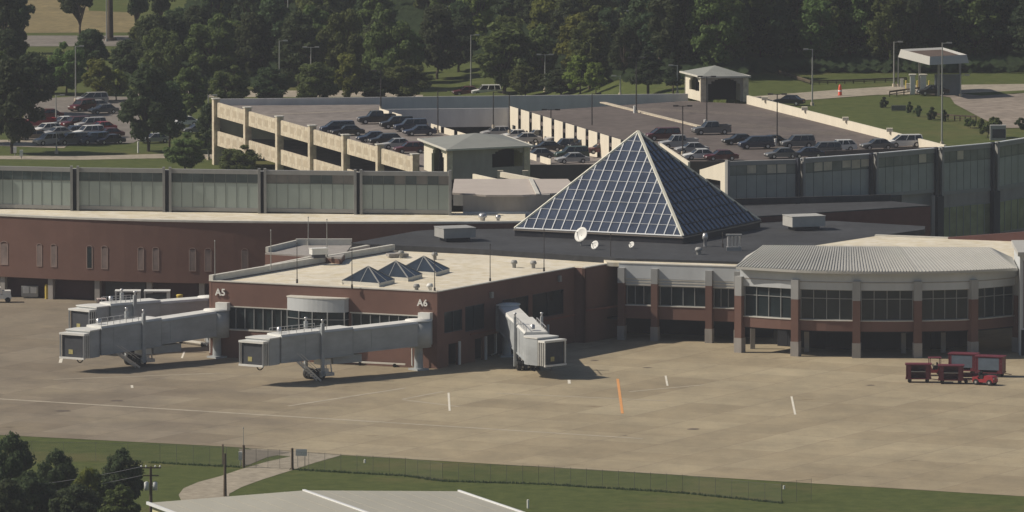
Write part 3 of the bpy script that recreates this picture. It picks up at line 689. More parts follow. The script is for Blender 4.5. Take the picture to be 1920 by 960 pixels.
q = MB()
for a, b in zip(bkp[1:], bkp[2:]): q.wall(a, b, 16.3, 16.42, -.3, .2)
q.build('roof_edge', frameW, gr)
# lit end wall with opening
P1 = gr_pt(1362); P0 = P1 + Vector((-3.4, 6.8, 0)); L = (P1 - P0).length
q = MB(); Pa, Pb = P0.lerp(P1, .25), P0.lerp(P1, .78)
def sw(a, b, z0, za, zb): d = (b - a).normalized(); n_ = Vector((d.y, -d.x, 0)) * -.3; q.prism([(a.x, a.y), (b.x, b.y), (b.x + n_.x, b.y + n_.y), (a.x + n_.x, a.y + n_.y)], z0, [za, zb, zb, za])
sw(P0, Pa, 5, 14.6, 15.0); sw(Pb, P1, 5, 15.95, 16.3); sw(Pa, Pb, 13.6, 15.0, 15.95); sw(Pa, Pb, 5, 10.4, 10.4); q.build('end_wall', whitewall, gr)
q = MB(); q.wall(P0, P1, 10, 13.8, -.9, -.8); q.build('end_opening', darkopen, gr)
q = MB(); a = G(1500, 378, 10.6); b = G(1665, 375, 10.6); q.prism([(a.x - 8, a.y), (b.x, b.y), (b.x + 2, b.y + 4), (a.x - 8, a.y + 4)], 9, 10.9); q.build('lower_roof', darkroof, gr)

# ------------------------------------------------------------------ low canopy building behind the hall
c0 = G(868, 401, 10.6); c1_ = G(1030, 401, 10.6)
cb = thing('canopy_building', 'low grey building with pale pink sloping roof behind the central hall', 'building', (c0.x, c0.y, 8))
q = MB(); q.prism([(c0.x, c0.y), (c1_.x, c1_.y), (c1_.x + 1, c1_.y + 12), (c0.x, c0.y + 12)], 8, 13.1); q.build('wall', concg, cb)
ff = [Vector((c0.x - 1.4, c0.y + 1, 13.3)), Vector((c0.x + 3, c0.y - .6, 13.15)), Vector((c1_.x - 3.5, c1_.y - .6, 13.15)), Vector((c1_.x + 4, c1_.y + 4, 13.15)), Vector((c1_.x + 2.5, c1_.y + 14, 13.9)), Vector((c0.x - 1.2, c0.y + 14, 13.9))]
q = MB(); q.prism([(p.x, p.y) for p in ff], [p.z - .25 for p in ff], [p.z for p in ff]); q.build('roof', pinkroof, cb)
q = MB(); q.bar(ff[3].lerp(ff[4], .95) + Vector((-5, 0, .1)), ff[2] + Vector((2, 0, .1)), .5, .14); q.build('ridge_flashing', coping, cb)
q = MB(); q.wall(c0, c1_, 10.0, 10.9, .02, .2); q.build('plinth', stone, cb)

# ------------------------------------------------------------------ parking garage
ZG = 8.2
ga = thing('parking_garage', 'precast concrete parking garage with open rooftop deck and white inner walls', 'building', tuple(G(790, 320, 0)))
def flat(name, pts, m, z, par=None, th=.5):
    q = MB(); q.prism([(p.x, p.y) for p in pts], z - th, z); return q.build(name, m, par)
PL0 = G(405, 186, 9.9); PL1 = G(778, 290, 9.9); dL = (PL1 - PL0); dL.z = 0; Lg = dL.length; dL.normalize(); nL = Vector((dL.y, -dL.x, 0))
WBL = G(957, 199, 9.2); WBR = G(1215, 277, 9.2)  # line of white inner wall
L1a = G(712, 203, 9.1); L1b = G(1040, 300, 9.1)  # parapet right of the left deck
RW0 = G(1400, 179, 9.5); RW1 = G(1770, 272, 9.5)
BK0 = G(405, 198, ZG); BK1 = G(1290, 188, ZG)
fl_ = lambda p: Vector((p.x, p.y, 0))
ins_ = -nL * .4
flat('left_deck', [fl_(G(712, 196, ZG)), fl_(BK0) + Vector((.5, 0, 0)), fl_(PL0) + ins_, fl_(PL1) + ins_, fl_(PL1) + dL * 6 + ins_, fl_(L1b), fl_(L1a)], deckm, ZG, ga)
flat('right_deck', [fl_(WBL), fl_(WBR), G(1245, 300, ZG), G(1300, 312, ZG), G(1540, 296, ZG), fl_(RW1), fl_(RW0), G(1290, 189, ZG)], mat('worn_deck_concrete', (.118, .098, .090), .95, .18, .1, fine=.7, stretch=(1, .6, 1)), ZG, ga)
# sloping lower ramp in the light well
rp_ = [(fl_(L1a), 3.4), (fl_(WBL), 3.6), (fl_(WBR) + Vector((2, -3, 0)), 6.9), (fl_(L1b), 6.7)]
q = MB(); q.prism([(p[0].x, p[0].y) for p in rp_], [p[1] - .4 for p in rp_], [p[1] for p in rp_]); q.build('ramp', deckm, ga)
flat('lower_deck', [fl_(PL0) + ins_, fl_(PL1) + ins_, fl_(L1b), fl_(L1a)], deckm, 4.0, ga)
# left wall: posts and panels
for i in range(7):
    P = fl_(PL0) + dL * Lg * i / 6; q = MB(); q.box((P.x, P.y, 4.95), (1.0, 1.0, 9.9), math.atan2(dL.y, dL.x)); po = q.build('post', conc, ga)
    q = MB(); q.box((P.x, P.y, 9.98), (1.2, 1.2, .16), math.atan2(dL.y, dL.x)); q.build('post_cap', coping, po)
insm = mat('panel_inset', (.47, .40, .30), .9, .1, 1)
for i in range(6):
    a = fl_(PL0) + dL * (Lg * i / 6 + .5); b = fl_(PL0) + dL * (Lg * (i + 1) / 6 - .5)
    for z0, z1 in ((7.25, 9.45), (2.9, 5.1)):
        q = MB(); q.wall(a, b, z0, z1, -.25, .0); pn = q.build('panel', conc, ga)
        for k in range(4):
            q = MB(); s0 = a.lerp(b, .1 + .22 * k); s1 = a.lerp(b, .1 + .22 * k + .12); q.wall(s0, s1, z0 + .65, z1 - .55, .0, .012); q.build('inset', insm, pn)
# back wall, band
q = MB(); q.wall(BK0 - Vector((.3, 0, 0)), BK1, 0, 9.2, -.3, 0); q.build('back_wall', mat('pale_parapet_concrete', (.62, .61, .60), .9, .1, .5, stretch=(1, 1, .3)), ga)
q = MB(); q.wall(fl_(L1a) + Vector((0, .3, 0)), fl_(WBL) + Vector((0, .3, 0)), 6.1, 8.9, -.3, 0); q.build('well_back_wall', MATS['pale_parapet_concrete'], ga)
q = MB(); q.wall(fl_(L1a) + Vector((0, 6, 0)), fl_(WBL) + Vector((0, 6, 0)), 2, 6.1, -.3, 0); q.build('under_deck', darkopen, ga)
# white inner wall of piers
Lw = (fl_(WBR) - fl_(WBL)).length; dWp = (fl_(WBR) - fl_(WBL)).normalized(); npz = 12
for i in range(npz):
    a = fl_(WBL) + dWp * (Lw * i / npz + .1); b = fl_(WBL) + dWp * (Lw * (i + .76) / npz)
    zlow = 3.6 + 3.3 * i / npz - .4
    q = MB(); ops = []
    LL = (b - a).length
    if i < 4: ops = [(LL * .18, LL * .42, zlow, 6.3), (LL * .62, LL * .84, zlow, 6.3)] if i else [(LL * .3, LL * .7, zlow, 6.5)]
    wall_open(q, a, b, zlow, 9.2, 0, .1, ops); q.build('white_pier', whitewall, ga)
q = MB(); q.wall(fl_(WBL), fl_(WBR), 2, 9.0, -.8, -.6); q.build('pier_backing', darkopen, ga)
Ll = (fl_(L1b) - fl_(L1a)).length; dl1 = (fl_(L1b) - fl_(L1a)).normalized(); m1 = 13
for i in range(m1):
    a = fl_(L1a) + dl1 * (Ll * i / m1 + .1); b = fl_(L1a) + dl1 * (Ll * (i + .76) / m1)
    q = MB(); q.wall(a, b, ZG, 9.1, 0, .08); q.build('low_parapet', whitewall, ga)
q = MB(); q.wall(G(1237, 270, 9.1), G(1290, 305, 9.1), ZG, 9.2, -.3, 0); q.build('low_parapet', whitewall, ga)
# right wall
q = MB(); q.wall(fl_(RW0), fl_(RW1), 6.5, 9.5, -.35, 0); q.build('white_wall', whitewall, ga)
for t in (.1, .31, .52, .74): P = fl_(RW0).lerp(fl_(RW1), t); q = MB(); q.box((P.x - .1, P.y, 9.75), (.9, .9, .5)); q.build('wall_block', whitewall, ga)
# front edge parapets
for a, b in ((G(985, 309, 9.0), G(1120, 308, 9.0)), (G(1290, 301, 9.1), G(1420, 301, 9.1)), (G(1515, 283, 9.1), G(1765, 274, 9.1))):
    q = MB(); q.wall(a, b, 3, 9.0, -.3, 0); q.build('front_parapet', mat('shaded_parapet', (.10, .085, .08), .9, .15, .5), ga)  # dark colour paints in the shade on the garage front
q = MB()
for a, b in (((1130, 193), (1312, 238)), ): 
    A_ = G(*a, ZG); B_ = G(*b, ZG); q.wall(A_, B_, ZG, ZG + .15, -.45, .45)
q.build('deck_kerb', conc, ga)
q = MB()
for k in range(15):
    a = G(1205 + k * 1, 200, ZG)
for r0, r1, n in (((1330, 232), (1560, 255), 16), ((1180, 205), (1500, 222), 18), ((470, 216), (700, 206), 12)):
    for k in range(n):
        a = G(r0[0] + (r1[0] - r0[0]) * k / n, r0[1] + (r1[1] - r0[1]) * k / n, ZG); d = -nL * 5; d.z = 0
        b = Vector((a.x + d.x, a.y + d.y, 0)); e = Vector((d.x, d.y)).normalized(); nn = Vector((-e.y, e.x)) * .07
        q.quad((a.x - nn.x, a.y - nn.y, ZG + .02), (b.x - nn.x, b.y - nn.y, ZG + .02), (b.x + nn.x, b.y + nn.y, ZG + .02), (a.x + nn.x, a.y + nn.y, ZG + .02))
q.build('bay_marking', paintf, ga)
# cream ramp walls in front
rw = thing('ramp_wall', 'cream ramp walls and rail rising in front of the near pavilion', 'wall', tuple(G(900, 345, 9)))
q = MB(); a = G(886, 326, 11.4); b = G(940, 338, 11.4); q.wall(a, b, 8, 11.4, -.3, 0); q.build('side_wall', whitewall, rw)
q = MB(); a = G(940, 327, 12); b = G(1045, 347, 11.2); q.bar(a, b, .5, .7); q.build('rail_beam', whitewall, rw)
for px in (938, 985): P = G(px, 332, 11); q = MB(); q.box((P.x, P.y, 10.4), (.8, .8, 3)); q.build('stub_pier', conc, rw)
q = MB(); a = G(850, 344, 11); b = G(1060, 349, 11); q.wall(a, b, 8, 11, -.3, 0); q.build('retaining_wall', concg, rw)

def pavilion(label, pfl, pfr, ple, z0, ze_, za, ovh, archf, oneop=True):
    """front-left, front-right, left-end plan points"""
    pfl, pfr, ple = fl_(pfl), fl_(pfr), fl_(ple); pre = pfr + (ple - pfl); c = (pfl + pre) / 2
    pv = thing('stair_pavilion', label, 'pavilion', (c.x, c.y, z0), 'hip-roofed stair pavilions on the garage')
    def archwall(a, b, ra, zs, name, m):
        L = (b - a).length; q = MB(); s0, s1 = L * ra[0], L * ra[1]; zc = zs[1]; r = (s1 - s0) / 2; ops = [(s0, s1, zs[0], zs[1])]
        n = 10; rise = min(r, ze_ - zs[1] - .35)
        for k in range(n):
            x0 = s0 + (s1 - s0) * k / n; x1 = s0 + (s1 - s0) * (k + 1) / n; xm = ((x0 + x1) / 2 - s0 - r) / r
            ops.append((x0, x1, zs[0], zs[1] + rise * math.sqrt(max(0, 1 - xm * xm))))
        ops = ops[1:]; wall_open(q, a, b, z0, ze_, -.35, 0, ops); q.build(name, m, pv)
    archwall(pfl, pfr, archf[0], archf[1], 'front_wall', concg)
    archwall(ple, pfl, archf[2], archf[3], 'side_wall', whitewall)  # white side and grey front put sun and shade into the colour
    q = MB(); q.wall(pfr, pre, z0, ze_, -.35, 0); q.wall(pre, ple, z0, ze_, -.35, 0); q.build('rear_wall', concg, pv)
    q = MB(); q.wall(pfl + (ple - pfl) * .4, pfr + (ple - pfl) * .4, z0, ze_, -.1, 0); q.build('inner_wall', darkopen, pv)
    ec = [c + (p - c) * ovh for p in (pfl, pfr, pre, ple)]; ec = [Vector((p.x, p.y, ze_)) for p in ec]; ap_ = Vector((c.x, c.y, za))
    q = MB()
    for i in range(4): q.quad(ec[i], ec[(i + 1) % 4], ap_)
    q.quad(*ec[::-1]); q.build('roof', mat('pavilion_roof', (.26, .27, .25), .6, .08, .4), pv)
    q = MB()
    for i in range(4): q.bar(ec[i] + Vector((0, 0, -.05)), ec[(i + 1) % 4] + Vector((0, 0, -.05)), .2, .25)
    q.build('eave', coping, pv)
    for p in (pfl, pfr): q = MB(); q.box((p.x, p.y - .05, (z0 + ze_) / 2 - .15), (.8, .8, ze_ - z0 - .3), .1); q.build('corner_pier', conc, pv)
    return pv
pavilion('far stair pavilion with grey hip roof and wide dark arch', G(1318, 191, ZG), G(1398, 190, ZG), G(1284, 182, ZG), ZG, 12.1, 13.4, 1.16, ((.12, .88), (ZG, 10.3), (.25, .8), (9.6, 10.6)))
pavilion('near stair pavilion with grey hip roof beside the white arch', G(843, 337, ZG), G(988, 330, ZG), G(795, 318, ZG), ZG, 12.5, 13.8, 1.12, ((.55, .95), (9.6, 11), (.3, .78), (ZG, 10.1)))

# ------------------------------------------------------------------ toll canopy
tc0 = G(1722, 172, 8.1)
tol = thing('toll_canopy', 'grey mansard toll canopy over white booths by the exit road', 'canopy', (tc0.x, tc0.y, 8.05))
lo_ = [G(1684, 107, 13.3), G(1743, 122, 13.3), G(1817, 118, 13.3), G(1768, 103, 13.3)]
cc = sum(lo_, Vector()) / 4
hi_ = [cc + (p - cc) * .93 + Vector((0, 0, 1.25)) for p in lo_]; it_ = [cc + (p - cc) * .80 + Vector((0, 0, 1.0)) for p in lo_]
q = MB()
for i in range(4): j = (i + 1) % 4; q.quad(lo_[i], lo_[j], hi_[j], hi_[i]); q.quad(hi_[i], hi_[j], it_[j], it_[i])
q.quad(*lo_[::-1]); q.build('mansard', ribroof, tol)
q = MB(); q.quad(*it_); q.build('roof_well', mat('brown_roof_well', (.10, .07, .055), .9, .2, .5), tol)
for px, w_ in ((1711, 9), (1731, 11)):
    P = G(px, 176, 8.1); q = MB(); q.box((P.x, P.y, 9.5), (w_ / 12, 1.1, 2.9)); bo = q.build('booth', whitem, tol)
    q = MB(); q.box((P.x, P.y, 11.05), (w_ / 12 + .35, 1.4, .2)); q.build('booth_cap', coping, bo)
P = G(1777, 178, 8.1); q = MB(); q.box((P.x, P.y + 1, 9.6), (3.9, 2.4, 3.1)); q.build('office', mat('grey_booth', (.16, .18, .2), .7, .1, 1), tol)
for px, py in ((1724, 168), (1800, 174), (1760, 180)):
    P = G(px, py, 8.1); q = MB(); q.box((P.x, P.y, 10.7), (.35, .35, 5.2)); q.build('column', greypost, tol)
for px, py, col, lb, w_ in ((1691, 163, whitem, 'leftmost white ticket machine left of the toll booths', .45), (1703, 172, whitem, 'white ticket machine nearest the toll booths', .5)):
    P = G(px, py, 8.1); t_ = thing('ticket_machine', lb, 'ticket machine', (P.x, P.y, 8.05)); q = MB(); q.box((P.x, P.y, 8.65), (w_, .5, 1.2)); q.build('cabinet', col, t_); q = MB(); q.box((P.x, P.y, 9.3), (w_ + .15, .6, .12)); q.build('cap', coping, t_)
for i, px in enumerate((1699, 1720, 1742)):
    P = G(px, 166, 8.1); q = MB(); q.tube((P.x, P.y, 8.05), (P.x, P.y, 9.3), .12); q.lathe((P.x, P.y, 9.3), [(.12, 0), (.08, .06), (.0, .09)], 8)
    tag(q.build('bollard', yellow), 'yellow bollard beside the toll canopy machines', 'bollard', 'bollards beside the toll canopy')
# barrier arm and guard rail
def rail(name, label, pts, z, h, m, n):
    b0 = pts[0]; t_ = thing(name, label, 'fence', (b0.x, b0.y, z)); q = MB()
    for a, b in zip(pts, pts[1:]): q.bar((a.x, a.y, z + h), (b.x, b.y, z + h), .12, .25); q.bar((a.x, a.y, z + h * .5), (b.x, b.y, z + h * .5), .08, .12)
    q.build('rail', m, t_)
    for a, b in zip(pts, pts[1:]):
        for k in range(n + 1): p = a.lerp(b, k / n); q = MB(); q.box((p.x, p.y, z + h / 2), (.16, .16, h)); q.build('post', m, t_)
rail('guard_rail', 'dark wooden rail fence along the back of the exit road', [H(1460, 139), H(1520, 158), H(1600, 156), H(1700, 152)], 8.0, .55, woodm, 5)
rail('guard_rail', 'dark rail fence across the slope in front of the toll canopy', [H(1668, 181), H(1735, 172)], 8.0, .8, woodm, 5)
rail('guard_rail', 'low wooden rail among shrubs below the exit plaza', [H(1740, 222), H(1790, 226), H(1830, 228)], 8.0, .8, woodm, 4)
P = H(1404 + 171, 179); sc_ = thing('traffic_barrel', 'bright orange traffic marker standing on the exit road', 'traffic marker', (P.x, P.y, 8.06))
q = MB(); q.lathe((P.x, P.y, 8.06), [(.0, 0), (.34, .01), (.3, .1), (.25, 1.2), (.16, 1.65), (0, 1.7)], 12); q.build('body', mat('orange_plastic', (.8, .12, .07), .5, .05, 1), sc_)
q = MB(); q.lathe((P.x, P.y, 8.06), [(.285, .6), (.285, .8), (.26, .8)], 12); q.build('reflective_band', whitem, sc_)
P = H(1685, 208); q = MB(); q.box((P.x, P.y, 8.5), (2.2, .3, .8)); tag(q.build('utility_cabinet', mat('green_grey_box', (.13, .14, .12), .7, .1, 1)), 'low grey cabinet between round shrubs on the grass slope', 'cabinet')
P = H(1871, 262); t_ = thing('utility_cabinet', 'dark metal cabinet standing behind the glazed wing at right', 'cabinet', (P.x, P.y, 8)); q = MB(); q.box((P.x, P.y, 9.1), (2.3, 1.2, 2.2)); q.build('body', greym, t_); q = MB(); q.box((P.x + .1, P.y - .62, 9.0), (1.9, .05, 1.3)); q.build('door', framedk, t_)

# ------------------------------------------------------------------ hangar in the foreground
hl = G(276, 943, 7); hr = G(860, 921, 7); dg = Vector((6.4, -17, 0)).normalized(); hm = (hl + hr) / 2
hm = Vector((hm.x, hm.y, ZAT(hm, 919.5)))
ha = thing('hangar', 'pale metal-roofed shed in the foreground at the bottom of the view', 'building', (hm.x, hm.y, 0))
LB = 45
q = MB()
for a, b in ((hl, hm), (hm, hr)): q.add([a, b, b + dg * LB, a + dg * LB, a - Vector((0, 0, .2)), b - Vector((0, 0, .2)), b + dg * LB - Vector((0, 0, .2)), a + dg * LB - Vector((0, 0, .2))], [(0, 3, 2, 1), (4, 5, 6, 7), (0, 1, 5, 4), (1, 2, 6, 5), (2, 3, 7, 6), (3, 0, 4, 7)])
q.build('roof', hangarm, ha)
q = MB(); q.bar(hm + Vector((0, 0, .05)), hm + dg * LB + Vector((0, 0, .05)), .28, .14); q.build('ridge_cap', frameW, ha)
q = MB(); q.bar(hl + Vector((0, 0, .0)), hl + dg * LB, .22, .3); q.bar(hr, hr + dg * LB, .22, .3); q.build('eave_trim', frameW, ha)
q = MB(); il = hl + (hr - hl) * .012; ir = hr - (hr - hl) * .012
q.prism([(p.x, p.y) for p in (il + dg * .4, ir + dg * .4, ir + dg * (LB - .4), il + dg * (LB - .4))], 0, 6.75); q.build('wall', hangarw, ha)
q = MB()
for k in range(1, 8):
    for a, b in ((hl, hm), (hm, hr)):
        s_ = a.lerp(b, k / 8); q.bar(s_ + Vector((0, 0, .02)), s_ + dg * LB + Vector((0, 0, .01)), .025, .02)
q.build('roof_rib', hangarm, ha)

# ------------------------------------------------------------------ jet bridges
def jetway(label, rot, cab, zr, zc, rc=1.75, H_=3.0, door=None, wheel_t=.72, open_side=1, cabrot=16):
    """rot, cab: plan points; zr, zc: underside heights at the rotunda and cab"""
    rot = fl_(rot); cab = fl_(cab); d = (cab - rot).normalized(); L = (cab - rot).length; n_ = Vector((d.y, -d.x, 0)); ang = math.atan2(d.y, d.x)
    j = thing('jet_bridge', label, 'jet bridge', (rot.x, rot.y, 0), 'jet bridges around the concourse')
    Z = Vector((0, 0, 1))
    def at(s, z=0, o=0): p = rot + d * s + n_ * o; return Vector((p.x, p.y, z + zr + (zc - zr) * s / L))
    q = MB(); q.lathe((rot.x, rot.y, zr - .15), [(0, 0), (rc, 0), (rc, H_ + .1), (0, H_ + .1)], 24); q.build('rotunda', bridgem, j)
    q = MB(); q.lathe((rot.x, rot.y, zr + H_ - .05), [(rc + .1, 0), (rc + .1, .14), (0, .25)], 24); q.build('rotunda_roof', bridgew, j)
    q = MB(); q.tube((rot.x, rot.y, 0), (rot.x, rot.y, zr - .15), .55, .5, 12); q.box((rot.x, rot.y, .12), (1.8, 1.8, .24), ang); q.build('support_column', bridgem, j)
    def tunnel(s0, s1, w_, h0, h1, nm):
        q = MB(); vs = []
        for s in (s0, s1):
            for o, z in ((-w_ / 2, h0), (w_ / 2, h0), (w_ / 2, h1), (-w_ / 2, h1)): vs.append(at(s, z, o))
        q.add(vs, [(0, 1, 2, 3), (7, 6, 5, 4), (0, 4, 5, 1), (1, 5, 6, 2), (2, 6, 7, 3), (3, 7, 4, 0)]); t = q.build(nm, bridgem, j)
        q = MB(); vs = []
        for s in (s0, s1):
            for o, z in ((-w_ / 2 - .04, h1), (w_ / 2 + .04, h1), (w_ / 2 - .1, h1 + .24), (-w_ / 2 + .1, h1 + .24)): vs.append(at(s, z + .01, o))
        q.add(vs, [(0, 1, 2, 3), (7, 6, 5, 4), (0, 4, 5, 1), (1, 5, 6, 2), (2, 6, 7, 3), (3, 7, 4, 0)]); q.build('tunnel_roof', bridgew, t)
        q = MB()                                 # side ribs
        n = int((s1 - s0) / 1.6)
        for k in range(n + 1):
            s = s0 + .05 + (s1 - s0 - .1) * k / n
            if k % 4 == 0:
                for o in (-w_ / 2 - .01, w_ / 2 + .01): q.bar(at(s, h0 + .05, o), at(s, h1 - .05, o), .05, .05, d)
        for o in (-w_ / 2 - .04, w_ / 2 + .04):
            for z in (h0 + .1, h1 - .08): q.bar(at(s0, z, o), at(s1, z, o), .1, .16)
        q.build('rib', bridgem, t)
        return t
    tunnel(rc * .7, L * .56, 2.5, .12, H_ - .22, 'inner_tunnel'); tunnel(L * .46, L - 2.2, 2.9, -.08, H_ + .02, 'outer_tunnel')
    # cab with rounded back, open front with folding canopy
    d_, n__, ang_ = d, n_, ang; cc_ = cab - d * .9; ca = math.atan2(d.y, d.x) + R(cabrot); d = Vector((math.cos(ca), math.sin(ca), 0)); n_ = Vector((d.y, -d.x, 0)); ang = ca
    cz = zc - .1; q = MB(); pol = []
    for k in range(13): t = math.pi / 2 + math.pi * k / 12; pol.append(cc_ + d * math.cos(t) * 1.7 + n_ * math.sin(t) * 1.75)
    pol += [cc_ - n_ * 1.75 + d * 1.6, cc_ + n_ * 1.75 + d * 1.6]
    q.prism([(p.x, p.y) for p in pol], cz, cz + H_ + .05); q.build('cab', bridgem, j)
    q = MB(); q.prism([(p.x, p.y) for p in [cc_ + (p - cc_) * 1.04 for p in pol]], cz + H_ + .05, cz + H_ + .2); q.build('cab_roof', bridgew, j)
    f0 = cc_ + d * 1.62; q = MB()
    q.prism([(p.x, p.y) for p in (f0 - n_ * 1.7, f0 + n_ * 1.7, f0 + n_ * 1.85 + d * 1.35, f0 - n_ * 1.85 + d * 1.35)], cz + H_ - .35, cz + H_ - .1); q.build('canopy', bridgew, j)
    q = MB(); q.wall(f0 - n_ * 1.6, f0 + n_ * 1.6, cz + .1, cz + H_ - .4, 0, .05) if False else q.prism([(p.x, p.y) for p in (f0 - n_ * 1.55 + d * .02, f0 + n_ * 1.55 + d * .02, f0 + n_ * 1.6 + d * 1.1, f0 - n_ * 1.6 + d * 1.1)], cz + .12, cz + H_ - .36); q.build('bellows', bridged, j)
    q = MB()
    for o in (-1.72, 1.72):
        for k in range(4): q.box(((f0 + n_ * o + d * (.15 + .35 * k)).x, (f0 + n_ * o + d * (.15 + .35 * k)).y, cz + (H_ - .3) / 2), (.09, .12, H_ - .35), ang)
        q.bar(f0 + n_ * o + d * 1.3 + Z * cz, f0 + n_ * o + d * 1.3 + Z * (cz + H_ - .3), .14, .16)
    q.bar(f0 - n_ * 1.8 + d * 1.3 + Z * (cz + .05), f0 + n_ * 1.8 + d * 1.3 + Z * (cz + .05), .25, .22); q.build('bellows_frame', bridgew, j)
    q = MB(); p = f0 + d * 1.12 + n_ * .3; q.box((p.x, p.y, cz + .8), (.04, .6, .55), ang); q.build('warning_placard', mat('faded_yellow', (.38, .34, .14), .7, .2, 3), j)
    # cable loop under the cab
    q = MB(); pc = cc_ + n_ * .8; prev = None
    for k in range(11):
        t = math.pi * k / 10; p = Vector((pc.x, pc.y, cz)) + d * math.cos(t) * .75 - Z * math.sin(t) * .8
        if prev: q.tube(prev, p, .07, n=6)
        prev = p
    q.build('cable_loop', rubber, j)
    d, n_, ang = d_, n__, ang_
    # wheel column
    ws = L * wheel_t; q = MB()
    for o in (-1.65, 1.65):
        a = at(ws, 0, o); q.box((a.x, a.y, (a.z + H_ + 1.1) / 2 + .3), (.42, .3, a.z + H_ + .7 - .1), ang)
    a = at(ws, 0, 0); q.box((a.x, a.y, .95), (.6, 3.6, .45), ang); q.build('lift_column', bridgem, j)
    q = MB()
    for o in (-1.65, 1.65): p = at(ws, H_ + .9, o); q.tube(p, p + Z * .6, .12, .12); q.lathe(p + Z * .6, [(.2, 0), (.2, .12), (0, .18)], 8)
    q.build('column_cap', silver, j)
    for o in (-1.15, -.45, .45, 1.15):
        p = rot + d * ws + n_ * o; q = MB(); q.tube(p + n_ * -.24 + Z * .66, p + n_ * .24 + Z * .66, .66, .66, 18); wh = q.build('wheel', rubber, j)
        q = MB(); q.tube(p + n_ * -.25 + Z * .66, p + n_ * .25 + Z * .66, .3, .3, 10); q.build('hub', silver, wh)
    q = MB(); p = rot + d * (ws - 1.2) + Z * .5; q.box((p.x, p.y, .6), (2.3, 1.9, .4), ang); q.box((p.x, p.y, 1.0), (1.1, 1.2, .55), ang); q.tube(p + d * 1.6 - n_ * 1.2, p + d * 1.6 + n_ * 1.2, .16); q.bar(p + d * .4 + n_ * .9 + Z * .5, p + d * 2.2 + n_ * 1.4 + Z * 1.3, .14); q.build('bogie', silver, j)
    q = MB(); p = at(ws - 4.5, -.55, 0); q.box((p.x, p.y, p.z), (4.4, 1.5, .95), ang); q.build('air_unit', bridgem, j); q = MB(); p2 = p + d * 3.3 - Z * .1; q.box((p2.x, p2.y, p2.z), (1.2, 1.7, .7), ang); q.build('drive_cabinet', whitem, j); q = MB(); p2 = p + d * 3.3 + n_ * .88 - Z * .1; q.box((p2.x, p2.y, p2.z), (.8, .04, .5), ang); q.build('vent_grille', framedk, j)
    q = MB(); a = at(ws - 1.8, .4, 0); b = rot + d * (ws - 2.6) + Z * .1
    for o in (-.5, .5): q.bar(at(ws - 2, -.1, o), rot + d * (ws - 2.3) + n_ * o + Z * .6, .12)
    q.build('strut', silver, j)
    # service stair beside the cab
    q = MB(); s0 = L - 4.2
    for o in (1.9, 2.7): q.bar(at(s0, -.0, -o), Vector((*(rot + d * (s0 - 3.0) - n_ * o).xy, .15)), .1, .22)
    for k in range(9):
        t = k / 9; a = at(s0, 0, -1.9).lerp(Vector((*(rot + d * (s0 - 3.0) - n_ * 1.9).xy, .15)), t); b = a - n_ * .8; q.bar(a, b, .25, .05)
    for o in (1.9, 2.7): q.bar(at(s0, 1.0, -o), Vector((*(rot + d * (s0 - 3.0) - n_ * o).xy, 1.2)), .05)
    q.build('service_stair', silver, j)
    # hand rail and box on roof
    q = MB()
    s_a, s_b = L * .62, L - 2.4
    for o in (-1.2, 1.2):
        for k in range(7): s = s_a + (s_b - s_a) * k / 6; q.bar(at(s, H_ + .1, o), at(s, H_ + .85, o), .06)
        q.bar(at(s_a, H_ + .85, o), at(s_b, H_ + .85, o), .06)
    q.build('roof_rail', silver, j)
    q = MB(); p = at(L - 3.2, H_ + .45, .3); q.lathe(p, [(.28, 0), (.28, .5), (0, .6)], 10); q.build('roof_beacon', silver, j)
    if door is not None:
        dr = fl_(door); q = MB(); dd_ = (dr - rot).normalized(); q2_ = rot + dd_ * rc * .7; q.wall(q2_, dr, zr, zr + H_ - .15, -1.35, 1.35); q.build('corridor', bridgem, j)
    q = MB(); p = rot + n_ * 1.3
    q.tube(p + Z * (zr - .1), p + Z * .5, .09, n=6); q.tube(p + Z * .5, p + n_ * .5 + Z * .2 - d * .6, .09, n=6); q.tube(p - d * 1.0 + Z * (zr - .1), p - d * 1.0 + Z * .4, .06, n=6); q.build('hose', whitem, j)
    return j
jetway('nearer-left jet bridge reaching left from the A5 gate, yellow placard on dark cab', G(407, 671), G(150, 696), 2.75, 1.85, door=S(sx(407)) , wheel_t=.60, H_=3.2, rc=1.55)
jetway('centre jet bridge in front of the A6 gate under the curved bay', G(785, 694), G(487, 721), 3.0, 2.55, door=S(sx(792)), wheel_t=.66, H_=3.1, rc=1.55)
jetway('rear jet bridge behind the A5 bridge, its cab end facing left', G(395, 648), G(168, 663), 3.1, 2.9, wheel_t=.68, H_=3.0, rc=1.5)
rr3 = FR + dS * LS * .33 + nS * 4.0
jetway('jet bridge on shaded side of the concourse, sunlit white side toward the camera', G(950, 669), G(1012, 708), 3.3, 1.7, door=FR + dS * LS * .42, wheel_t=.66, H_=3.2, rc=1.6, cabrot=34)

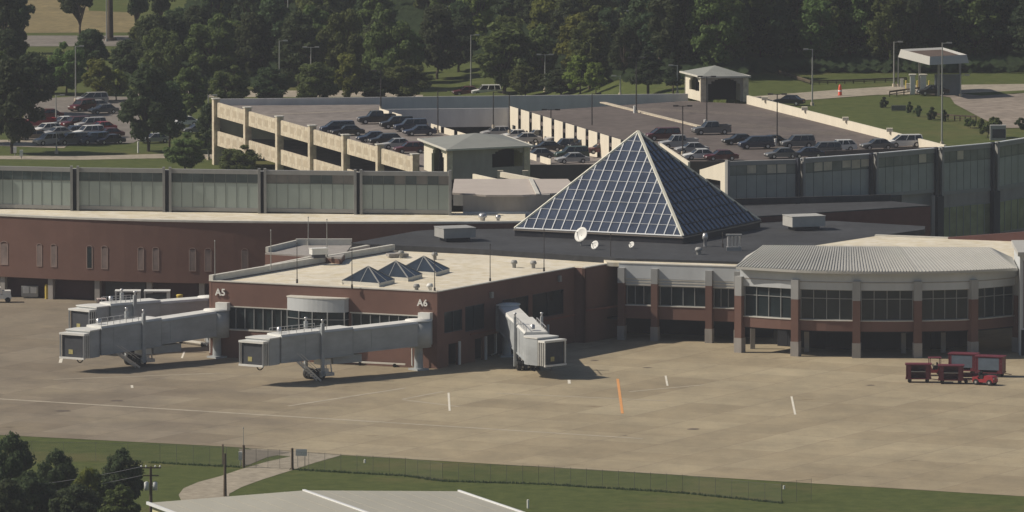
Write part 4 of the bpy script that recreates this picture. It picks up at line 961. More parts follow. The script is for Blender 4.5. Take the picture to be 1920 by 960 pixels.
# ------------------------------------------------------------------ ground support vehicles
def cart(label, px, py, rz, scale=1, m=redd, shelf=True, cloth=None, group='red covered baggage carts'):
    P = G(px, py); t = thing('baggage_cart', label, 'baggage cart', (P.x, P.y, .03), group, rz)
    def B(c, d): q = MB(); q.box(c, d); return q
    def bl(q, nm, mm, par=t): o = q.build(nm, mm); o.parent = par; return o
    L, Wd, Ht = 3.1 * scale, 1.7 * scale, 2.2 * scale
    q = MB(); q.box((0, 0, .5), (L, Wd, .14)); q.box((0, 0, Ht), (L + .1, Wd + .1, .12))
    for x in (-L / 2 + .12, L / 2 - .12):
        q.box((x, 0, (Ht + .5) / 2), (.12, Wd, Ht - .5 - .1))
    q.box((0, Wd / 2 - .05, (Ht + .5) / 2), (L - .3, .06, Ht - .6)); q.box((-L / 2 + .45, -Wd / 2 + .03, (Ht + .5) / 2), (.45, .05, Ht - .6)); q.box((L / 2 - .45, -Wd / 2 + .03, (Ht + .5) / 2), (.45, .05, Ht - .6))
    bl(q, 'body', m)
    bl(B((0, 0, 1.35 * scale), (L - .5, Wd - .25, .06)), 'shelf', silver)
    if cloth: bl(B((0, -Wd / 2 + .02, (Ht + .7) / 2), (L - .9, .05, Ht - 1.0)), 'side_curtain', cloth)
    for x in (-L / 2 + .5, L / 2 - .5):
        for y in (-Wd / 2 + .15, Wd / 2 - .15):
            q = MB(); q.tube((x, y - .1, .24), (x, y + .1, .24), .24, .24, 12); bl(q, 'wheel', rubber)
    q = MB(); q.bar((L / 2, 0, .4), (L / 2 + .9, 0, .3), .08); bl(q, 'tow_bar', m)
    return t
blu = mat('blue_grey_curtain', (.13, .17, .22), .7, .15, 1)
cart('front-left red baggage cart with an open shelf', 1722, 717, -.05)
cart('front red baggage cart hitched to the low red tractor', 1783, 719.5, -.05)
cart('tall red cart with blue-grey curtain, left of the rear pair', 1807, 701, -.3, 1.12, cloth=blu)
cart('tall red cart with blue-grey curtain, rightmost of the carts', 1857, 706, -.3, 1.12, cloth=blu)
def tug(label, px, py, rz, canopy):
    P = G(px, py); t = thing('baggage_tractor', label, 'baggage tractor', (P.x, P.y, .03), None, rz)
    def bl(q, nm, mm, par=t): o = q.build(nm, mm); o.parent = par; return o
    q = MB(); pr = [(-1.4, .35), (-1.4, .95), (-1.2, 1.1), (-.2, 1.15), (-.1, .75), (.6, .7), (.75, 1.0), (1.4, .95), (1.4, .35)]
    vs = [(x, -.65, z) for x, z in pr] + [(x, .65, z) for x, z in pr]; n = len(pr)
    q.add(vs, [tuple(range(n)), tuple(range(n, 2 * n))[::-1]] + [(i, n + i, n + (i + 1) % n, (i + 1) % n) for i in range(n)]); bl(q, 'body', redm)
    q = MB(); q.box((.35, 0, .95), (.5, .9, .45)); q.box((.6, 0, 1.3), (.12, .9, .5)); bl(q, 'seat', rubber)
    q = MB(); q.tube((-.1, -.25, 1.1), (.05, -.25, 1.35), .03); q.lathe((.05, -.25, 1.35), [(.16, 0), (.19, .02), (.16, .04)], 12); bl(q, 'steering_wheel', rubber)
    for x in (-.9, .9):
        for y in (-.6, .6): q = MB(); q.tube((x, y - .13, .36), (x, y + .13, .36), .36, .36, 14); w_ = bl(q, 'wheel', rubber); q = MB(); q.tube((x, y - .14, .36), (x, y + .14, .36), .15, .15, 10); bl(q, 'hub', silver, w_)
    for y in (-.45, .45): q = MB(); q.tube((-1.42, y, .85), (-1.38, y, .85), .11, .11, 10); bl(q, 'headlight', lampw)
    if canopy:
        q = MB(); q.box((.3, 0, 2.15), (1.5, 1.35, .08))
        for x in (-.35, .95):
            for y in (-.6, .6): q.box((x, y, 1.55), (.08, .08, 1.2))
        bl(q, 'canopy', redd)
    return t
tug('red tractor with a roof canopy behind the carts', 1748, 704, .1, True)
tug('low open red tractor parked at the right end of the carts', 1847, 722, 2.6, False)
P = G(1822, 719); t_ = thing('flat_dolly', 'low red flat dolly beside the open red tractor', 'dolly', (P.x, P.y, .03))
q = MB(); q.box((P.x, P.y, .55), (2.0, 1.2, .12)); q.box((P.x, P.y + .5, .95), (2.0, .1, .5)); q.build('deck', redd, t_)
for x in (-.7, .7):
    for y in (-.5, .5): q = MB(); q.tube((P.x + x, P.y + y - .08, .27), (P.x + x, P.y + y + .08, .27), .22, .22, 10); q.build('wheel', rubber, t_)
# white framed box carts and small truck behind the rear bridge
for (px, w_, lb) in ((240, 46, 'left white-framed open cart behind the rear jet bridge'), (295, 47, 'right white-framed open cart behind the rear jet bridge')):
    P = G(px, 588); t_ = thing('cargo_cart', lb, 'cargo cart', (P.x, P.y, .03), 'white-framed cargo carts'); L = w_ / 14.8; Wd = 1.9; Hh = 3.0
    q = MB()
    for x in (-L / 2, L / 2):
        for y in (-Wd / 2, Wd / 2): q.box((P.x + x, P.y + y, Hh / 2 + .3), (.12, .12, Hh - .6))
    q.box((P.x, P.y, Hh - .05), (L + .2, Wd + .2, .16)); q.build('frame', whitem, t_)
    q = MB(); q.box((P.x, P.y, .6), (L, Wd, .2)); q.box((P.x, P.y + .3, 1.6), (L - .3, .8, 1.9)); q.build('load', mat('dark_blue_load', (.07, .08, .10), .7, .3, 2), t_)
    q = MB(); q.box((P.x + L / 2 - .2, P.y, 1.7), (.3, Wd - .2, 2.2)); q.build('side_panel', whitem, t_)
    for x in (-L / 2 + .4, L / 2 - .4):
        for y in (-.8, .8): q = MB(); q.tube((P.x + x, P.y + y - .1, .3), (P.x + x, P.y + y + .1, .3), .28, .28, 10); q.build('wheel', rubber, t_)
def smalltruck(label, px, py, rz, m):
    P = G(px, py); t = thing('service_truck', label, 'service truck', (P.x, P.y, .03), None, rz)
    def bl(q, nm, mm, par=t): o = q.build(nm, mm); o.parent = par; return o
    q = MB(); q.box((0, 0, .75), (2.6, 1.6, .5)); q.box((-.6, 0, 1.5), (1.1, 1.5, 1.0)); q.box((.7, 0, 1.25), (1.1, 1.5, .6)); bl(q, 'body', m)
    q = MB(); q.box((-1.16, 0, 1.6), (.04, 1.3, .6)); q.box((-.6, -.77, 1.6), (.7, .04, .55)); q.box((-.6, .77, 1.6), (.7, .04, .55)); bl(q, 'window', winglass)
    for x in (-.85, .85):
        for y in (-.75, .75): q = MB(); q.tube((x, y - .12, .36), (x, y + .12, .36), .36, .36, 12); bl(q, 'wheel', rubber)
    for y in (-.5, .5): q = MB(); q.box((-1.32, y, .85), (.05, .25, .18)); bl(q, 'headlight', lampw)
    return t
smalltruck('small pale service truck left of the white-framed carts', 199, 589, .15, mat('faded_pink_paint', (.55, .45, .43), .5, .15, 2))
smalltruck('white service vehicle cut by the left frame edge', 2, 567, .1, whitem)
P = G(56, 559); t_ = thing('equipment_box', 'pair of white-doored equipment cabinets against the left brick wall', 'equipment cabinet', (P.x, P.y, .03))
q = MB(); q.box((P.x, P.y, .95), (2.2, 1.1, 1.3)); q.box((P.x, P.y, .25), (2, .9, .2)); q.build('body', greym, t_)
for x in (-.5, .5): q = MB(); q.box((P.x + x, P.y - .57, 1.1), (.8, .05, .8)); q.build('door', whitem, t_)
P = G(337, 583); q = MB(); q.lathe((P.x, P.y, .03), [(0, 0), (.3, 0), (.4, 1.9), (.46, 2.0), (.4, 2.1), (0, 2.1)], 12); tag(q.build('barrel', yellow), 'yellow barrel behind the rear jet bridge', 'barrel')
for i, (px, lb) in enumerate([(87, 'first yellow bollard from the left by the brick wall'), (94, 'second yellow bollard from the left by the brick wall'), (171, 'lone yellow bollard before the dark red door'), (183, 'yellow bollard beside a grey pier, left of the carts'), (375, 'yellow bollard near the A5 brick corner'), (383, 'yellow bollard closest to the A5 brick corner')]):
    P = G(px, 561); q = MB(); q.tube((P.x, P.y, 0), (P.x, P.y, 1.85), .2, .2, 10); q.lathe((P.x, P.y, 1.85), [(.2, 0), (.14, .1), (0, .15)], 10); tag(q.build('bollard', yellow), lb, 'bollard', 'yellow bollards along the brick terminal')
for a, b, lb in (((330, 643), (392, 652), 'tow bar lying below the A5 bridge rotunda'), ((660, 685), (760, 690), 'pale tow bar lying under the A6 bridge')):
    A_, B_ = G(*a), G(*b); t_ = thing('tow_bar', lb, 'tow bar', (A_.x, A_.y, 0)); q = MB(); q.bar(A_ + Vector((0, 0, .45)), B_ + Vector((0, 0, .45)), .2); q.bar(A_ + Vector((0, .9, .45)), B_ + Vector((0, .9, .45)), .14); q.build('bar', coping, t_)
    for t in (.15, .8): p = A_.lerp(B_, t); q = MB(); q.tube(p + Vector((0, -.2, .25)), p + Vector((0, 1.1, .25)), .24, .24, 10); q.build('wheel', rubber, t_)

# ------------------------------------------------------------------ roof equipment
def hvac(label, px, py, wpx, dpx, z, h, m=greym):
    P = G(px, py, z); w_ = wpx / 14.4; t = thing('roof_unit', label, 'roof unit', (P.x, P.y, z))
    q = MB(); q.box((P.x, P.y + 1.3, z + .5 + h / 2), (w_, dpx, h), .35); q.build('housing', m, t)
    q = MB(); q.box((P.x, P.y + 1.3, z + .28), (w_ * .75, dpx * .7, .45), .35); q.build('plinth', framedk, t)
    q = MB(); q.box((P.x, P.y + 1.3, z + .5 + h + .04), (w_ + .12, dpx + .12, .08), .35); q.build('lid', m, t)
hvac('low grey roof unit on the dark roof left of the pyramid', 853, 453, 62, 3.6, ZD, 1.2)
hvac('wide pale grey roof unit on the dark roof right of the pyramid', 1508, 432, 66, 3.4, ZD, 1.3, mat('pale_unit', (.45, .45, .43), .6, .1, 1))
hvac('small white vent box on the annex roof', 597, 486, 30, 1.2, 10.1, .7, whitem)
def vent(label, px, py, z, r, h, m=silver, cat='vent'):
    P = G(px, py, z); q = MB(); q.lathe((P.x, P.y, z), [(r * .6, 0), (r * .6, h * .5), (r, h * .55), (r * 1.05, h * .75), (r * .7, h), (0, h)], 12); tag(q.build('roof_vent', m), label, cat)
vent('larger turbine vent on pale roof edge left of the pyramid', 905, 417, 10.7, .55, 1.2); vent('smaller turbine vent beside the larger one left of the pyramid', 934, 417, 10.7, .35, 1.0)
vent('tall pipe vent right of the pyramid curb', 1322, 462, ZD, .35, 1.7); vent('short dark vent in front of the pyramid right corner', 1310, 477, ZD, .45, .9, greym)
for px, py, lb in ((781, 547, 'small vent near A6 corner, left of two'), (806, 546, 'small white vent nearest the A6 roof corner'), (964, 502, 'dark vent box on the cream roof beside the right edge'), (1000, 503, 'small pipe vent on the cream roof near right edge'), (752, 484, 'low hooded vent at the back of the cream roof'), (815, 487, 'rear pipe vent behind the skylights')):
    vent(lb, px, py, ZR - .12, .4, .95, greypost if px != 806 else whitem)
P = G(745, 482, ZR - .1); q = MB(); q.box((P.x, P.y, ZR + .2), (2.6, 1.4, .35), .3); tag(q.build('roof_hatch', concg), 'flat brown roof hatch behind the small skylights', 'roof hatch')
P = G(1376, 470, ZD); t_ = thing('duct_cluster', 'cluster of four vertical ducts right of the pyramid', 'roof ducts', (P.x, P.y, ZD))
for k in range(4): q = MB(); q.tube((P.x - .7 + k * .45, P.y, ZD + .5), (P.x - .7 + k * .45, P.y, ZD + 1.9), .17, .17, 8); q.build('duct', silver, t_)
q = MB(); q.box((P.x, P.y, ZD + 2.0), (2.0, .6, .2)); q.build('manifold', greym, t_); q = MB(); q.box((P.x, P.y, ZD + .25), (1.9, .8, .5)); q.build('plinth', greym, t_)
def dish(label, px, py, z, r, hz):
    P = G(px, py, z); c = P + Vector((0, 0, hz)); t = thing('satellite_dish', label, 'satellite dish', (P.x, P.y, z), 'white satellite dishes below the pyramid')
    ax_ = Vector((-.62, -.7, .42)).normalized(); x = ax_.cross(Vector((0, 0, 1))).normalized(); y = x.cross(ax_); q = MB(); n = 20; vs = []
    for k, (rr_, dz) in enumerate([(0, -.22), (.4, -.19), (.75, -.1), (1, 0), (1.0, -.05), (.7, -.16), (0, -.28)]):
        for i in range(n): t0 = 2 * math.pi * i / n; vs.append(c + (x * math.cos(t0) + y * math.sin(t0)) * r * rr_ + ax_ * dz * r)
    q.add(vs, [(k * n + i, k * n + (i + 1) % n, (k + 1) * n + (i + 1) % n, (k + 1) * n + i) for k in range(6) for i in range(n)], True); q.build('reflector', whitem, t)
    q = MB(); q.tube(P, c - ax_ * .25 * r, .08); q.build('mast', greypost, t)
    q = MB(); q.tube(c - y * r * .8, c + ax_ * r * .8, .03); q.box(tuple(c + ax_ * r * .8), (.14, .14, .14)); q.build('feed_arm', silver, t)
dish('largest white satellite dish below the pyramid glass', 1089, 460, ZD, 1.0, 1.4); dish('mid-sized white dish right of the largest dish', 1115, 468, ZD, .58, .6); dish('smallest dish on the dark roof, right of the other two', 1184, 466, ZD, .42, .5)

def pole(label, px, py0, py1, z, m=polem, head=None, r=.1, group=None, name='lamp_post', cat='lamp post', P=None):
    P = P or G(px, py1, z); zt_ = ZAT(P, py0); t = thing(name, label, cat, (P.x, P.y, z), group)
    q = MB(); q.tube((P.x, P.y, z), (P.x, P.y, zt_), r, r * .6, 8); q.build('pole', m, t)
    q = MB(); q.tube((P.x, P.y, z), (P.x, P.y, z + .5), r * 2.2, r * 2.0, 8); q.build('base', conc if head else m, t)
    if head:
        for s_ in ({'L': [-1], 'R': [1], 'D': [-1, 1]}[head]):
            q = MB(); q.bar((P.x, P.y, zt_ - .1), (P.x + s_ * .8, P.y - .1, zt_ - .02), .09); q.build('arm', m, t)
            q = MB(); q.box((P.x + s_ * 1.0, P.y - .1, zt_ - .02), (.75, .4, .2)); q.build('lamp_head', m, t)
    else:
        q = MB(); q.lathe((P.x, P.y, zt_ - .05), [(r * 1.3, 0), (r * 1.5, .1), (0, .2)], 8); q.build('finial', m, t)
    return t
for px, a, b, z, lb in [(557, 456, 531, ZR, 'thin mast on the concourse front edge, leftmost'), (660, 455, 541, ZR, 'thin mast on the concourse front edge by the skylights'), (815, 468, 547, ZR, 'thin mast at the A6 roof corner'), (919, 459, 529, ZR, 'first thin mast along the shaded concourse edge'), (1020, 431, 509, ZR, 'second thin mast along the shaded concourse edge below the pyramid'),
                     (1145, 440, 490, ZR, 'thin mast at the rear end of the concourse edge'), (578, 408, 460, 10.1, 'left mast on the annex roof'), (613, 412, 482, 10.1, 'right mast on the annex roof beside white box'), (508, 432, 505, 9.9, 'thin mast at the annex left corner'), (403, 452, 527, ZR, 'thin mast at the A5 roof corner'), (1381, 440, 468, ZD, 'short mast beside duct cluster'), (1355, 438, 464, ZD, 'short mast right of the pyramid curb')]:
    pole(lb, px, a, b, z, poledk if px not in (578, 613, 508, 403) else polem, None, .06, 'masts on the roofs', 'roof_mast', 'mast')
for px, py, lb in ((557, 459, 'leftmost'), (660, 459, 'middle'), (815, 470, 'rightmost')):      # small cross arms
    pass
GL = 'lamp posts on the garage deck'
for px, a, b, z, hd, m, lb in [(714, 132, 206, ZG, 'L', poledk, 'dark lamp post behind the black pickup on the left deck'), (821, 170, 250, ZG, 'R', poledk, 'tall dark lamp post right of the black cars'), (925, 172, 240, ZG, 'R', poledk, 'dark lamp post in front of the grey well wall, left of two'), (955, 172, 250, ZG, 'L', poledk, 'dark lamp post at the left end of white piers'),
                            (1033, 205, 262, 5.5, 'D', poledk, 'short two-headed lamp in front of the white piers'), (1110, 175, 262, 6.0, 'R', poledk, 'tall dark lamp crossing the white piers'), (1193, 108, 212, ZG, 'D', poledk, 'tall two-headed lamp by the kerb line on right deck'), (1280, 198, 290, ZG, 'D', poledk, 'two-headed lamp above the silver pickup'),
                            (1325, 143, 238, ZG, 'D', poledk, 'dark two-headed lamp behind the grey pickup truck'), (1457, 176, 274, ZG, 'D', poledk, 'two-headed lamp right of the blue minivan')]:
    pole(lb, px, a, b, z, m, hd, .11, GL)
    if px in (1193, 1325, 1457): P = G(px - 3, b, z); q = MB(); q.tube((P.x, P.y, z), (P.x, P.y, z + 1.1), .22, .22, 10); tag(q.build('bollard', whitem), 'white bollard guarding ' + {1193: 'the lamp by the kerb line', 1325: 'the lamp behind the grey pickup', 1457: 'the lamp right of the minivan'}[px], 'bollard')
OL = 'street lamps on the landside'
def tz(px, py):
    z = 0
    for _ in range(6): p = G(px, py, z); z = terrain(p.x, p.y)
    return z
for px, a, b, hd, lb in [(142, 86, 190, 'R', 'tall lamp post at the back of the left car lot'), (105, 178, 232, 'R', 'short lamp amid the red car in left lot'), (106, 248, 288, 'R', 'lamp post on grass before the left lot'), (391, 178, 300, 'R', 'lamp post directly left of the garage corner'), (524, 76, 186, 'R', 'tall lamp post among trees above the left garage wall'), (583, 88, 175, 'D', 'two-headed lamp among trees above the garage'),
                      (883, 65, 168, 'R', 'tall lamp post on the sunny lawn behind garage'), (839, 11, 110, 'R', 'lamp post rising from trees at top centre'), (540, -40, 60, 'R', 'lamp post cut by the top edge left of centre'), (1022, 102, 172, 'D', 'lamp post behind the garage left of yellow-green trees'), (1111, 80, 165, 'L', 'lamp post above the yellow-green trees'), (1190, 20, 130, 'L', 'tallest lamp post in the dark forest, top centre right'),
                      (1178, 55, 135, 'R', 'lamp post below the tallest forest lamp'), (1163, 142, 180, 'L', 'short lamp post just behind the back parapet'), (1270, 122, 178, 'L', 'lamp post just left of the far pavilion'), (1523, 92, 198, 'L', 'lamp post on grass above the white ramp wall'), (1676, 78, 163, 'R', 'tall lamp post left of the toll canopy'), (1684, 103, 163, 'R', 'shorter lamp post beside the toll canopy edge'),
                      (1766, 80, 272, 'R', 'very tall lamp post at the right end of the white wall'), (1801, 140, 182, 'R', 'small lamp post right of the toll booths'), (1287, -30, 62, 'R', 'grey pole in the dark forest cut by top edge'), (207, -90, 76, None, 'thick dark tree trunk in the dry field cut by top edge'), (200, -60, 78, None, 'slender pale pole against the thick dark trunk in the dry field')]:
    z = tz(px, b); pole(lb, px, a, b, z, polem if px != 207 else barkm, hd, .13 if px != 207 else .55, OL)  # the bark-coloured one is a tree trunk, shaped with the pole builder
# small items by the left road
for px, py, lb in ((28, 292, 'left grey meter post on the left roadside'), (40, 298, 'second grey meter post on the left roadside')):
    P = G(px, py); t_ = thing('meter_post', lb, 'meter post', (P.x, P.y, 0)); q = MB(); q.box((P.x, P.y, .9), (.5, .4, .9)); q.build('box', whitem, t_); q = MB(); q.tube((P.x, P.y, 0), (P.x, P.y, .5), .08); q.build('stand', greypost, t_)
P = G(259, 287); q = MB(); q.tube((P.x, P.y, 0), (P.x, P.y, 1.7), .13, .13); q.lathe((P.x, P.y, 1.7), [(.13, 0), (0, .1)], 8); tag(q.build('bollard', whitem), 'slim white bollard on the lawn right of left lot', 'bollard')

# ------------------------------------------------------------------ fence, gate and utility poles in front
mat('fence_steel', (.13, .13, .12), .6, .1, 1)
meshm = mat_mesh('chain_link', (.16, .16, .15), .25)
def chain_fence(label, pts, h, n):
    t = thing('chain_link_fence', label, 'fence', (pts[0].x, pts[0].y, 0)); q = MB()
    for a, b in zip(pts, pts[1:]): q.wall(a, b, .02, h, -.01, .01)
    q.build('wire_mesh', meshm, t)
    q = MB()
    for a, b in zip(pts, pts[1:]): q.tube((a.x, a.y, h), (b.x, b.y, h), .014, n=6)
    q.build('top_rail', MATS['fence_steel'], t)
    for (a, b), k in zip(zip(pts, pts[1:]), n):
        for i in range(k + 1): p = a.lerp(b, i / k); q = MB(); q.tube((p.x, p.y, 0), (p.x, p.y, h + .1), .022, n=6); q.build('post', MATS['fence_steel'], t)
chain_fence('chain-link fence crossing the grass left of the gate', [G(-60, 860), G(300, 868), G(456, 876)], 2.1, [6, 5])
chain_fence('double chain-link gate across the curving path', [G(458, 876), G(547, 880)], 2.1, [4])
chain_fence('long chain-link fence from the gate to the right frame edge', [G(549, 880), G(760, 893), G(830, 903), G(1010, 908), G(1280, 925), G(1465, 944)], 2.0, [7, 3, 6, 9, 6])
chain_fence('short chain-link return panel at lower right', [G(1466, 944), G(1521, 938)], 2.3, [2])
wd = MB(); random.seed(3)
fp = [G(280, 868), G(456, 877), G(548, 881), G(760, 893), G(830, 903), G(1010, 908), G(1280, 925), G(1465, 944)]
for a, b in zip(fp, fp[1:]):
    if abs(a.x - G(456, 877).x) < .1: continue
    for k in range(int((b - a).length * 30)):
        p = a.lerp(b, random.random()) + Vector((random.uniform(-.3, .3), random.uniform(-.4, .4), 0)); h = random.uniform(.15, .5); t = random.uniform(0, 3)
        wd.quad(p, p + Vector((math.cos(t) * .22, math.sin(t) * .22, 0)), p + Vector((math.cos(t) * .1, math.sin(t) * .1, h * .6)))
wd.build('tall_grass', leafD, None, kind='stuff', label='strip of unmown weeds along the foot of the fence', category='weeds')
for px, a, b, lb in ((457, 835, 877, 'dark gate post at the left side of path gate'), (548, 841, 881, 'dark gate post at the right side of path gate'), (418, 834, 873, 'thin dark post left of the gate')):
    P = G(px, b); q = MB(); q.tube((P.x, P.y, 0), (P.x, P.y, ZAT(P, a)), .16 if px != 418 else .09, .14 if px != 418 else .08, 8); q.lathe((P.x, P.y, ZAT(P, a)), [(.16, 0), (0, .1)], 8); tag(q.build('gate_post', woodm), lb, 'post')
pole('slender pole with small head behind the gate', 456.5, 803, 872, 0, polem, None, .05, None, 'slim_pole', 'pole')
P = G(565, 876); t_ = thing('warning_sign', 'blank pale sign board on two legs beside the gate', 'sign', (P.x, P.y, 0)); q = MB(); q.box((P.x, P.y, 1.65), (1.25, .05, .75)); q.build('board', whitem, t_)
for x in (-.4, .4): q = MB(); q.tube((P.x + x, P.y + .06, 0), (P.x + x, P.y + .06, 1.9), .04, n=6); q.build('leg', greypost, t_)
P = G(451, 873); q = MB(); q.box((P.x, P.y, 1.1), (.45, .35, .9)); q.tube((P.x, P.y, 0), (P.x, P.y, .7), .06); tag(q.build('gate_control_box', whitem), 'pale control box beside the left gate post', 'control box')
def wood_pole(label, px, a, b, arms, P=None):
    P = P or G(px, b); zt_ = ZAT(P, a); t = thing('utility_pole', label, 'utility pole', (P.x, P.y, 0)); q = MB(); q.tube((P.x, P.y, 0), (P.x, P.y, zt_), .2, .13, 10); q.build('pole', woodm, t)
    if arms:
        q = MB(); q.box((P.x, P.y - .15, zt_ - .15), (2.2, .12, .14)); q.box((P.x, P.y - .15, zt_ - 1.0), (1.7, .12, .12)); q.build('crossarm', woodm, t)
        for x in (-1, -.5, .5, 1): q = MB(); q.lathe((P.x + x, P.y - .15, zt_ - .08), [(.07, 0), (.1, .1), (.05, .2), (0, .22)], 8); q.build('insulator', whitem, t)
        for x in (-.45, .45): q = MB(); q.lathe((P.x + x, P.y - .1, zt_ - 2.6), [(0, 0), (.26, .02), (.26, .85), (.1, .95), (0, .98)], 12); q.build('transformer', mat('transformer_grey', (.6, .62, .62), .5, .08, 1), t)
    return P, zt_
Pu, zu = wood_pole('wooden utility pole with crossarms and two grey transformers', 283, 874, 970, True)
wood_pole('plain leaning wooden pole standing beside the curving path', 422, 850, 931, False)
pole('short grey lamp post in front of the lower-left trees', 204, 922, 985, 0, polem, 'R', .08)
q = MB()
for z_, yy in ((zu - .05, 0), (zu - 1.0, .2)):
    a = Vector((Pu.x - 1, Pu.y - .15, z_)); b = Vector((Pu.x - 34, Pu.y - 14, z_ - .6)); prev = a
    for k in range(1, 13):
        t = k / 12; p = a.lerp(b, t) - Vector((0, 0, 4 * 1.3 * t * (1 - t))); q.tube(prev, p, .03, n=5, cap=False); prev = p
tag(q.build('power_line', greypost), 'sagging power lines running left from the utility pole', 'cable')
for i, (px, py) in enumerate(((990, 953), (684, 868), (1470, 917))):
    P = G(px, py); q = MB(); q.tube((P.x, P.y, 0), (P.x, P.y, .9 if i == 0 else .35), .12, .12); q.lathe((P.x, P.y, .9 if i == 0 else .35), [(.12, 0), (0, .08)], 8); tag(q.build('marker_post', whitem), ['white marker post in grass right of the shed roof', 'tiny white marker in grass near the apron edge, centre', 'tiny white marker in grass above the right fence panel'][i], 'marker post')

# ------------------------------------------------------------------ cars
def car_proto(kind):
    L = {'sedan': 4.8, 'suv': 4.9, 'pickup': 5.6, 'van': 5.1, 'wagon': 4.7}[kind]; h = L / 2; Wd = 1.84
    zr_ = {'sedan': 1.46, 'suv': 1.78, 'pickup': 1.88, 'van': 1.78, 'wagon': 1.55}[kind]; zb = {'sedan': .95, 'suv': 1.12, 'pickup': 1.16, 'van': 1.08, 'wagon': 1.0}[kind]
    g0, g1, t0, t1 = {'sedan': (-1.15, 1.75, -.4, 1.05), 'suv': (-1.3, 2.35, -.65, 2.15), 'pickup': (-1.35, 1.0, -.75, .8), 'van': (-1.75, 2.45, -.75, 2.25), 'wagon': (-1.2, 2.2, -.45, 1.6)}[kind]
    root = bpy.data.objects.new('parked_car', None); C.objects.link(root)
    def bl(q, nm, mm, par=None): o = q.build(nm, mm); o.parent = par or root; return o
    zh = zb - (.12 if kind != 'van' else .05)
    pr = [(-h + .12, .25), (-h, .45), (-h + .02, zh - .15), (-h + .25, zh - .04), (g0, zb), (h - .35, zb + .01), (h - .05, zb - .08), (h, .5), (h - .1, .25)]
    q = MB(); n = len(pr); ws = [.80, .86, .9, .9, .92, .92, .88, .88, .82]
    rows = []
    for f in (-1, -.82, .82, 1):
        rows.append([(x, f * Wd / 2 * (1 if abs(f) == 1 else 1), z if abs(f) < 1 else (z - .06 if z > .6 else z + .03)) for x, z in pr])
    # tapered nose and tail
    rows = [[(x, y * (.93 if abs(x) > h - .3 else 1), z) for x, y, z in r] for r in rows]
    vs = [v for r in rows for v in r]
    fs = [tuple(range(n)), tuple(range(3 * n, 4 * n))[::-1]]
    for k in range(3):
        for i in range(n): j = (i + 1) % n; fs.append((k * n + i, (k + 1) * n + i, (k + 1) * n + j, k * n + j))
    q.add(vs, fs)
    # roof and pillars in body colour
    wi = Wd / 2 - .05; wt = Wd / 2 - .2
    q.box(((t0 + t1) / 2, 0, zr_ + .01), (t1 - t0 + .06, wt * 2 + .04, .06))
    for s_ in (-1, 1):
        q.bar((g0 + .03, s_ * wi, zb), (t0, s_ * wt, zr_), .07); q.bar((g1 - .03, s_ * wi, zb), (t1, s_ * wt, zr_), .1)
        for f in ((.42,) if kind in ('sedan', 'pickup') else (.36, .68)): q.bar((g0 + (g1 - g0) * (f + .04), s_ * wi, zb), (t0 + (t1 - t0) * f, s_ * wt, zr_), .09)
    if kind == 'pickup':
        for s_ in (-1, 1): q.box(((g1 + h) / 2 + .05, s_ * (Wd / 2 - .06), zb + .12), (h - g1 - .15, .1, .24))
        q.box((h - .08, 0, zb + .12), (.1, Wd - .2, .24)); q.box((g1 + .1, 0, zb + .12), (.08, Wd - .2, .24))
    body = bl(q, 'body', MATS['car_paint'])
    q = MB(); e = .985; vs = [(g0, -wi, zb), (g1, -wi, zb), (g1, wi, zb), (g0, wi, zb), (t0, -wt, zr_ - .01), (t1, -wt, zr_ - .01), (t1, wt, zr_ - .01), (t0, wt, zr_ - .01)]
    q.add(vs, [(0, 1, 5, 4), (1, 2, 6, 5), (2, 3, 7, 6), (3, 0, 4, 7), (4, 5, 6, 7)]); bl(q, 'window_glass', MATS['car_glass'])
    if kind == 'pickup': q = MB(); q.box(((g1 + h) / 2 + .05, 0, zb + .03), (h - g1 - .4, Wd - .3, .04)); bl(q, 'truck_bed', rubber)
    rw_ = .34 if kind in ('sedan', 'wagon') else .39
    for x in (-h + .95, h - 1.05):
        for y in (-1, 1):
            q = MB(); yy = y * (Wd / 2 - .1); q.tube((x, yy - .13, rw_), (x, yy + .13, rw_), rw_, rw_, 14); w_ = bl(q, 'wheel', rubber)
            q = MB(); q.tube((x, yy - .14, rw_), (x, yy + .14, rw_), rw_ * .55, rw_ * .55, 10); bl(q, 'rim', silver, w_)
    for y in (-1, 1):
        q = MB(); q.box((-h + .05, y * .62, zh - .2), (.14, .38, .16)); bl(q, 'headlight', lampw)
        q = MB(); q.box((h - .03, y * .68, zb - .22), (.1, .28, .2)); bl(q, 'tail_light', lampred)
    q = MB(); q.box((-h + .03, 0, .42), (.12, Wd - .25, .16)); bl(q, 'bumper', rubber); q = MB(); q.box((h - .03, 0, .42), (.12, Wd - .25, .16)); bl(q, 'bumper', rubber)
    reg(root); root.name = 'parked_car'; KIDS[root.name] = list(root.children)
    return root
mat('car_paint', (.3, .3, .3), .3, .03, 1, spec=.6); MATS['car_glass'] = mat_glass('car_glass', (.015, .018, .022), .08, 0, .9)
CC = {}
def paint(c, col):
    if c not in CC: CC[c] = mat('paint_' + c, col, .28, .03, 1, spec=.6)
    return CC[c]
COL = {'black': (.015, .016, .02), 'navy': (.025, .035, .07), 'blue': (.05, .08, .14), 'silver': (.38, .38, .38), 'white': (.72, .72, .70), 'red': (.30, .02, .03), 'maroon': (.10, .015, .02), 'grey': (.13, .135, .14), 'tan': (.28, .23, .17), 'green': (.03, .06, .045)}
protos = {k: car_proto(k) for k in ('sedan', 'suv', 'pickup', 'van', 'wagon')}
pused = {}
cg = {'lot': 'cars in the left parking lot', 'deck': 'cars on the garage roof deck', 'well': 'cars in the garage light well', 'road': 'cars on landside roads'}
